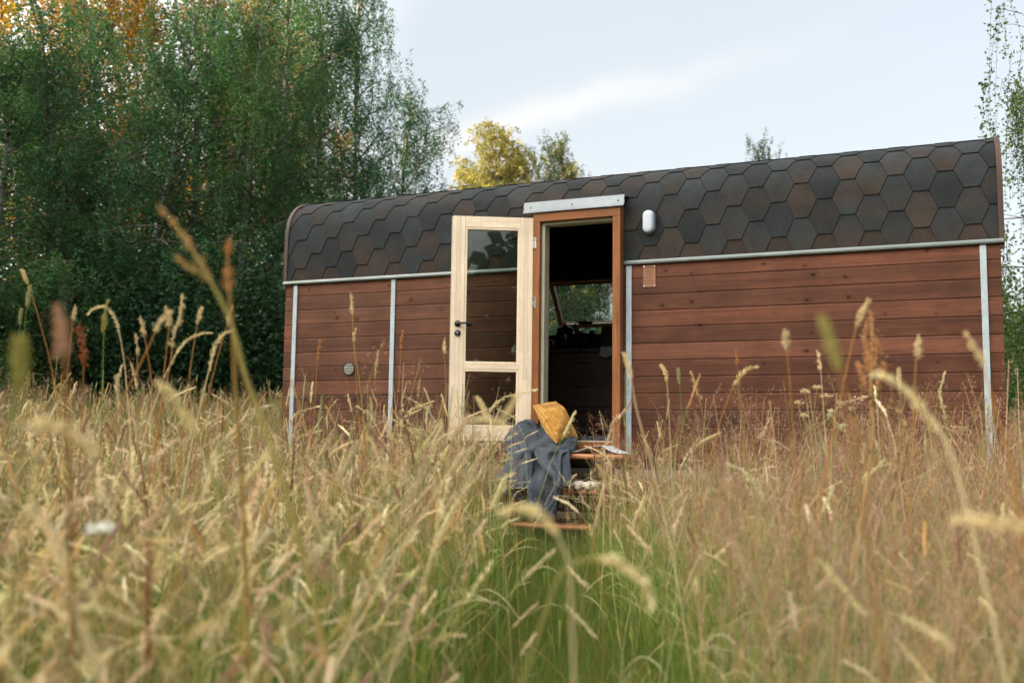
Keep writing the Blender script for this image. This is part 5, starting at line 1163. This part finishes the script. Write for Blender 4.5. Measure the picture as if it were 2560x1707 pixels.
branchy('dock_plant', 'tall dried dock plant with forked stems and reddish spikes before the right wall', 'dock plant', 2.6,
        [[(1998, 800), (2004, 850), (2000, 905), (2002, 960), (2030, 1030), (2022, 1120), (1990, 1240), (1975, 1330)][0:0] or [(2003, 740), (2003, 830), (2000, 905), (2006, 980), (1998, 1060), (1985, 1150), (1965, 1260), (1950, 1350)],
         [(1975, 870), (1985, 895), (1999, 915)], [(2035, 850), (2020, 890), (2003, 930)], [(1960, 940), (1975, 985), (1998, 1040)], [(2040, 900), (2048, 960), (2062, 1010), (2060, 1080), (2050, 1150)], [(2070, 1060), (2085, 990), (2060, 940), (2035, 905)], [(1940, 870), (1965, 960), (1990, 1080)]],
        [[(1999, 712), (2001, 770), (2003, 840)], [(1984, 760), (1988, 800), (1998, 850)], [(1992, 730), (1990, 790), (2001, 860)], [(2012, 770), (2012, 810), (2004, 860)], [(1970, 830), (1980, 860), (1990, 890)], [(2030, 830), (2028, 860), (2012, 890)]],
        (.58, .30, .13), (.52, .33, .13), .0034, 'dock', .0050)
# umbel weeds
def umbel(name, label, base_px, dist, tips, col, rad):
    P0 = to_ground([atd(x, y, dist) for x, y in catmull(base_px, 6)])[::-1]; root = empty(name, tuple(P0[0]), label, 'wild flower', 'flat topped wild flowers in the grass')
    q = Q(); prism(q, P0, .0018, OLV*.9, 5); c0_ = P0[-1]
    r = np.random.default_rng(int(base_px[0][0])); heads = []
    for x, y in tips:
        hq = Q(); heads.append(hq)
        e = atd(x, y, dist+r.normal(0, .02)); prism(q, [c0_, (c0_+e)/2+[0, 0, -.01], e], .0012, OLV, 4)
        for k in range(9):
            o_ = r.normal(0, 1, 3)*np.array([rad, rad, rad*.25]); prism(q, [e, e+o_*.7+[0, 0, .004], e+o_+[0, 0, .012]], .0005, OLV, 3); n = 14; spikelets(hq, e+o_+[0, 0, .012]+r.normal(0, .0035, (n, 3)), r.normal(size=(n, 3))+[0, 0, 1], .0045, np.asarray(col), r, .9)
    obj('stem', quads_mesh('stem', *q.get(), 'grass'), 'grass', root); [obj('flower_head', quads_mesh('flower_head', *h_.get(), 'grass'), 'grass', root) for h_ in heads]
umbel('wild_flower', 'dried straw coloured umbel weed in front of the middle of the right wall', [(1862, 990), (1858, 1060), (1850, 1140)], 4.6, [(1832, 930), (1850, 905), (1876, 895), (1900, 915), (1912, 950), (1845, 960)], PALE*.85, .010)
umbel('wild_flower', 'second pale umbel weed with whiter florets right of the straw coloured one', [(1925, 985), (1915, 1060), (1905, 1140)], 4.4, [(1905, 960), (1930, 930), (1955, 945), (1938, 985)], np.array([.55, .50, .36]), .009)
umbel('wild_flower', 'white flat topped yarrow flower blooming low in the left grass', [(232, 1236), (236, 1300), (240, 1380)], 1.9, [(216, 1232), (228, 1229), (240, 1229), (252, 1232)], np.array([.78, .78, .80]), .007)
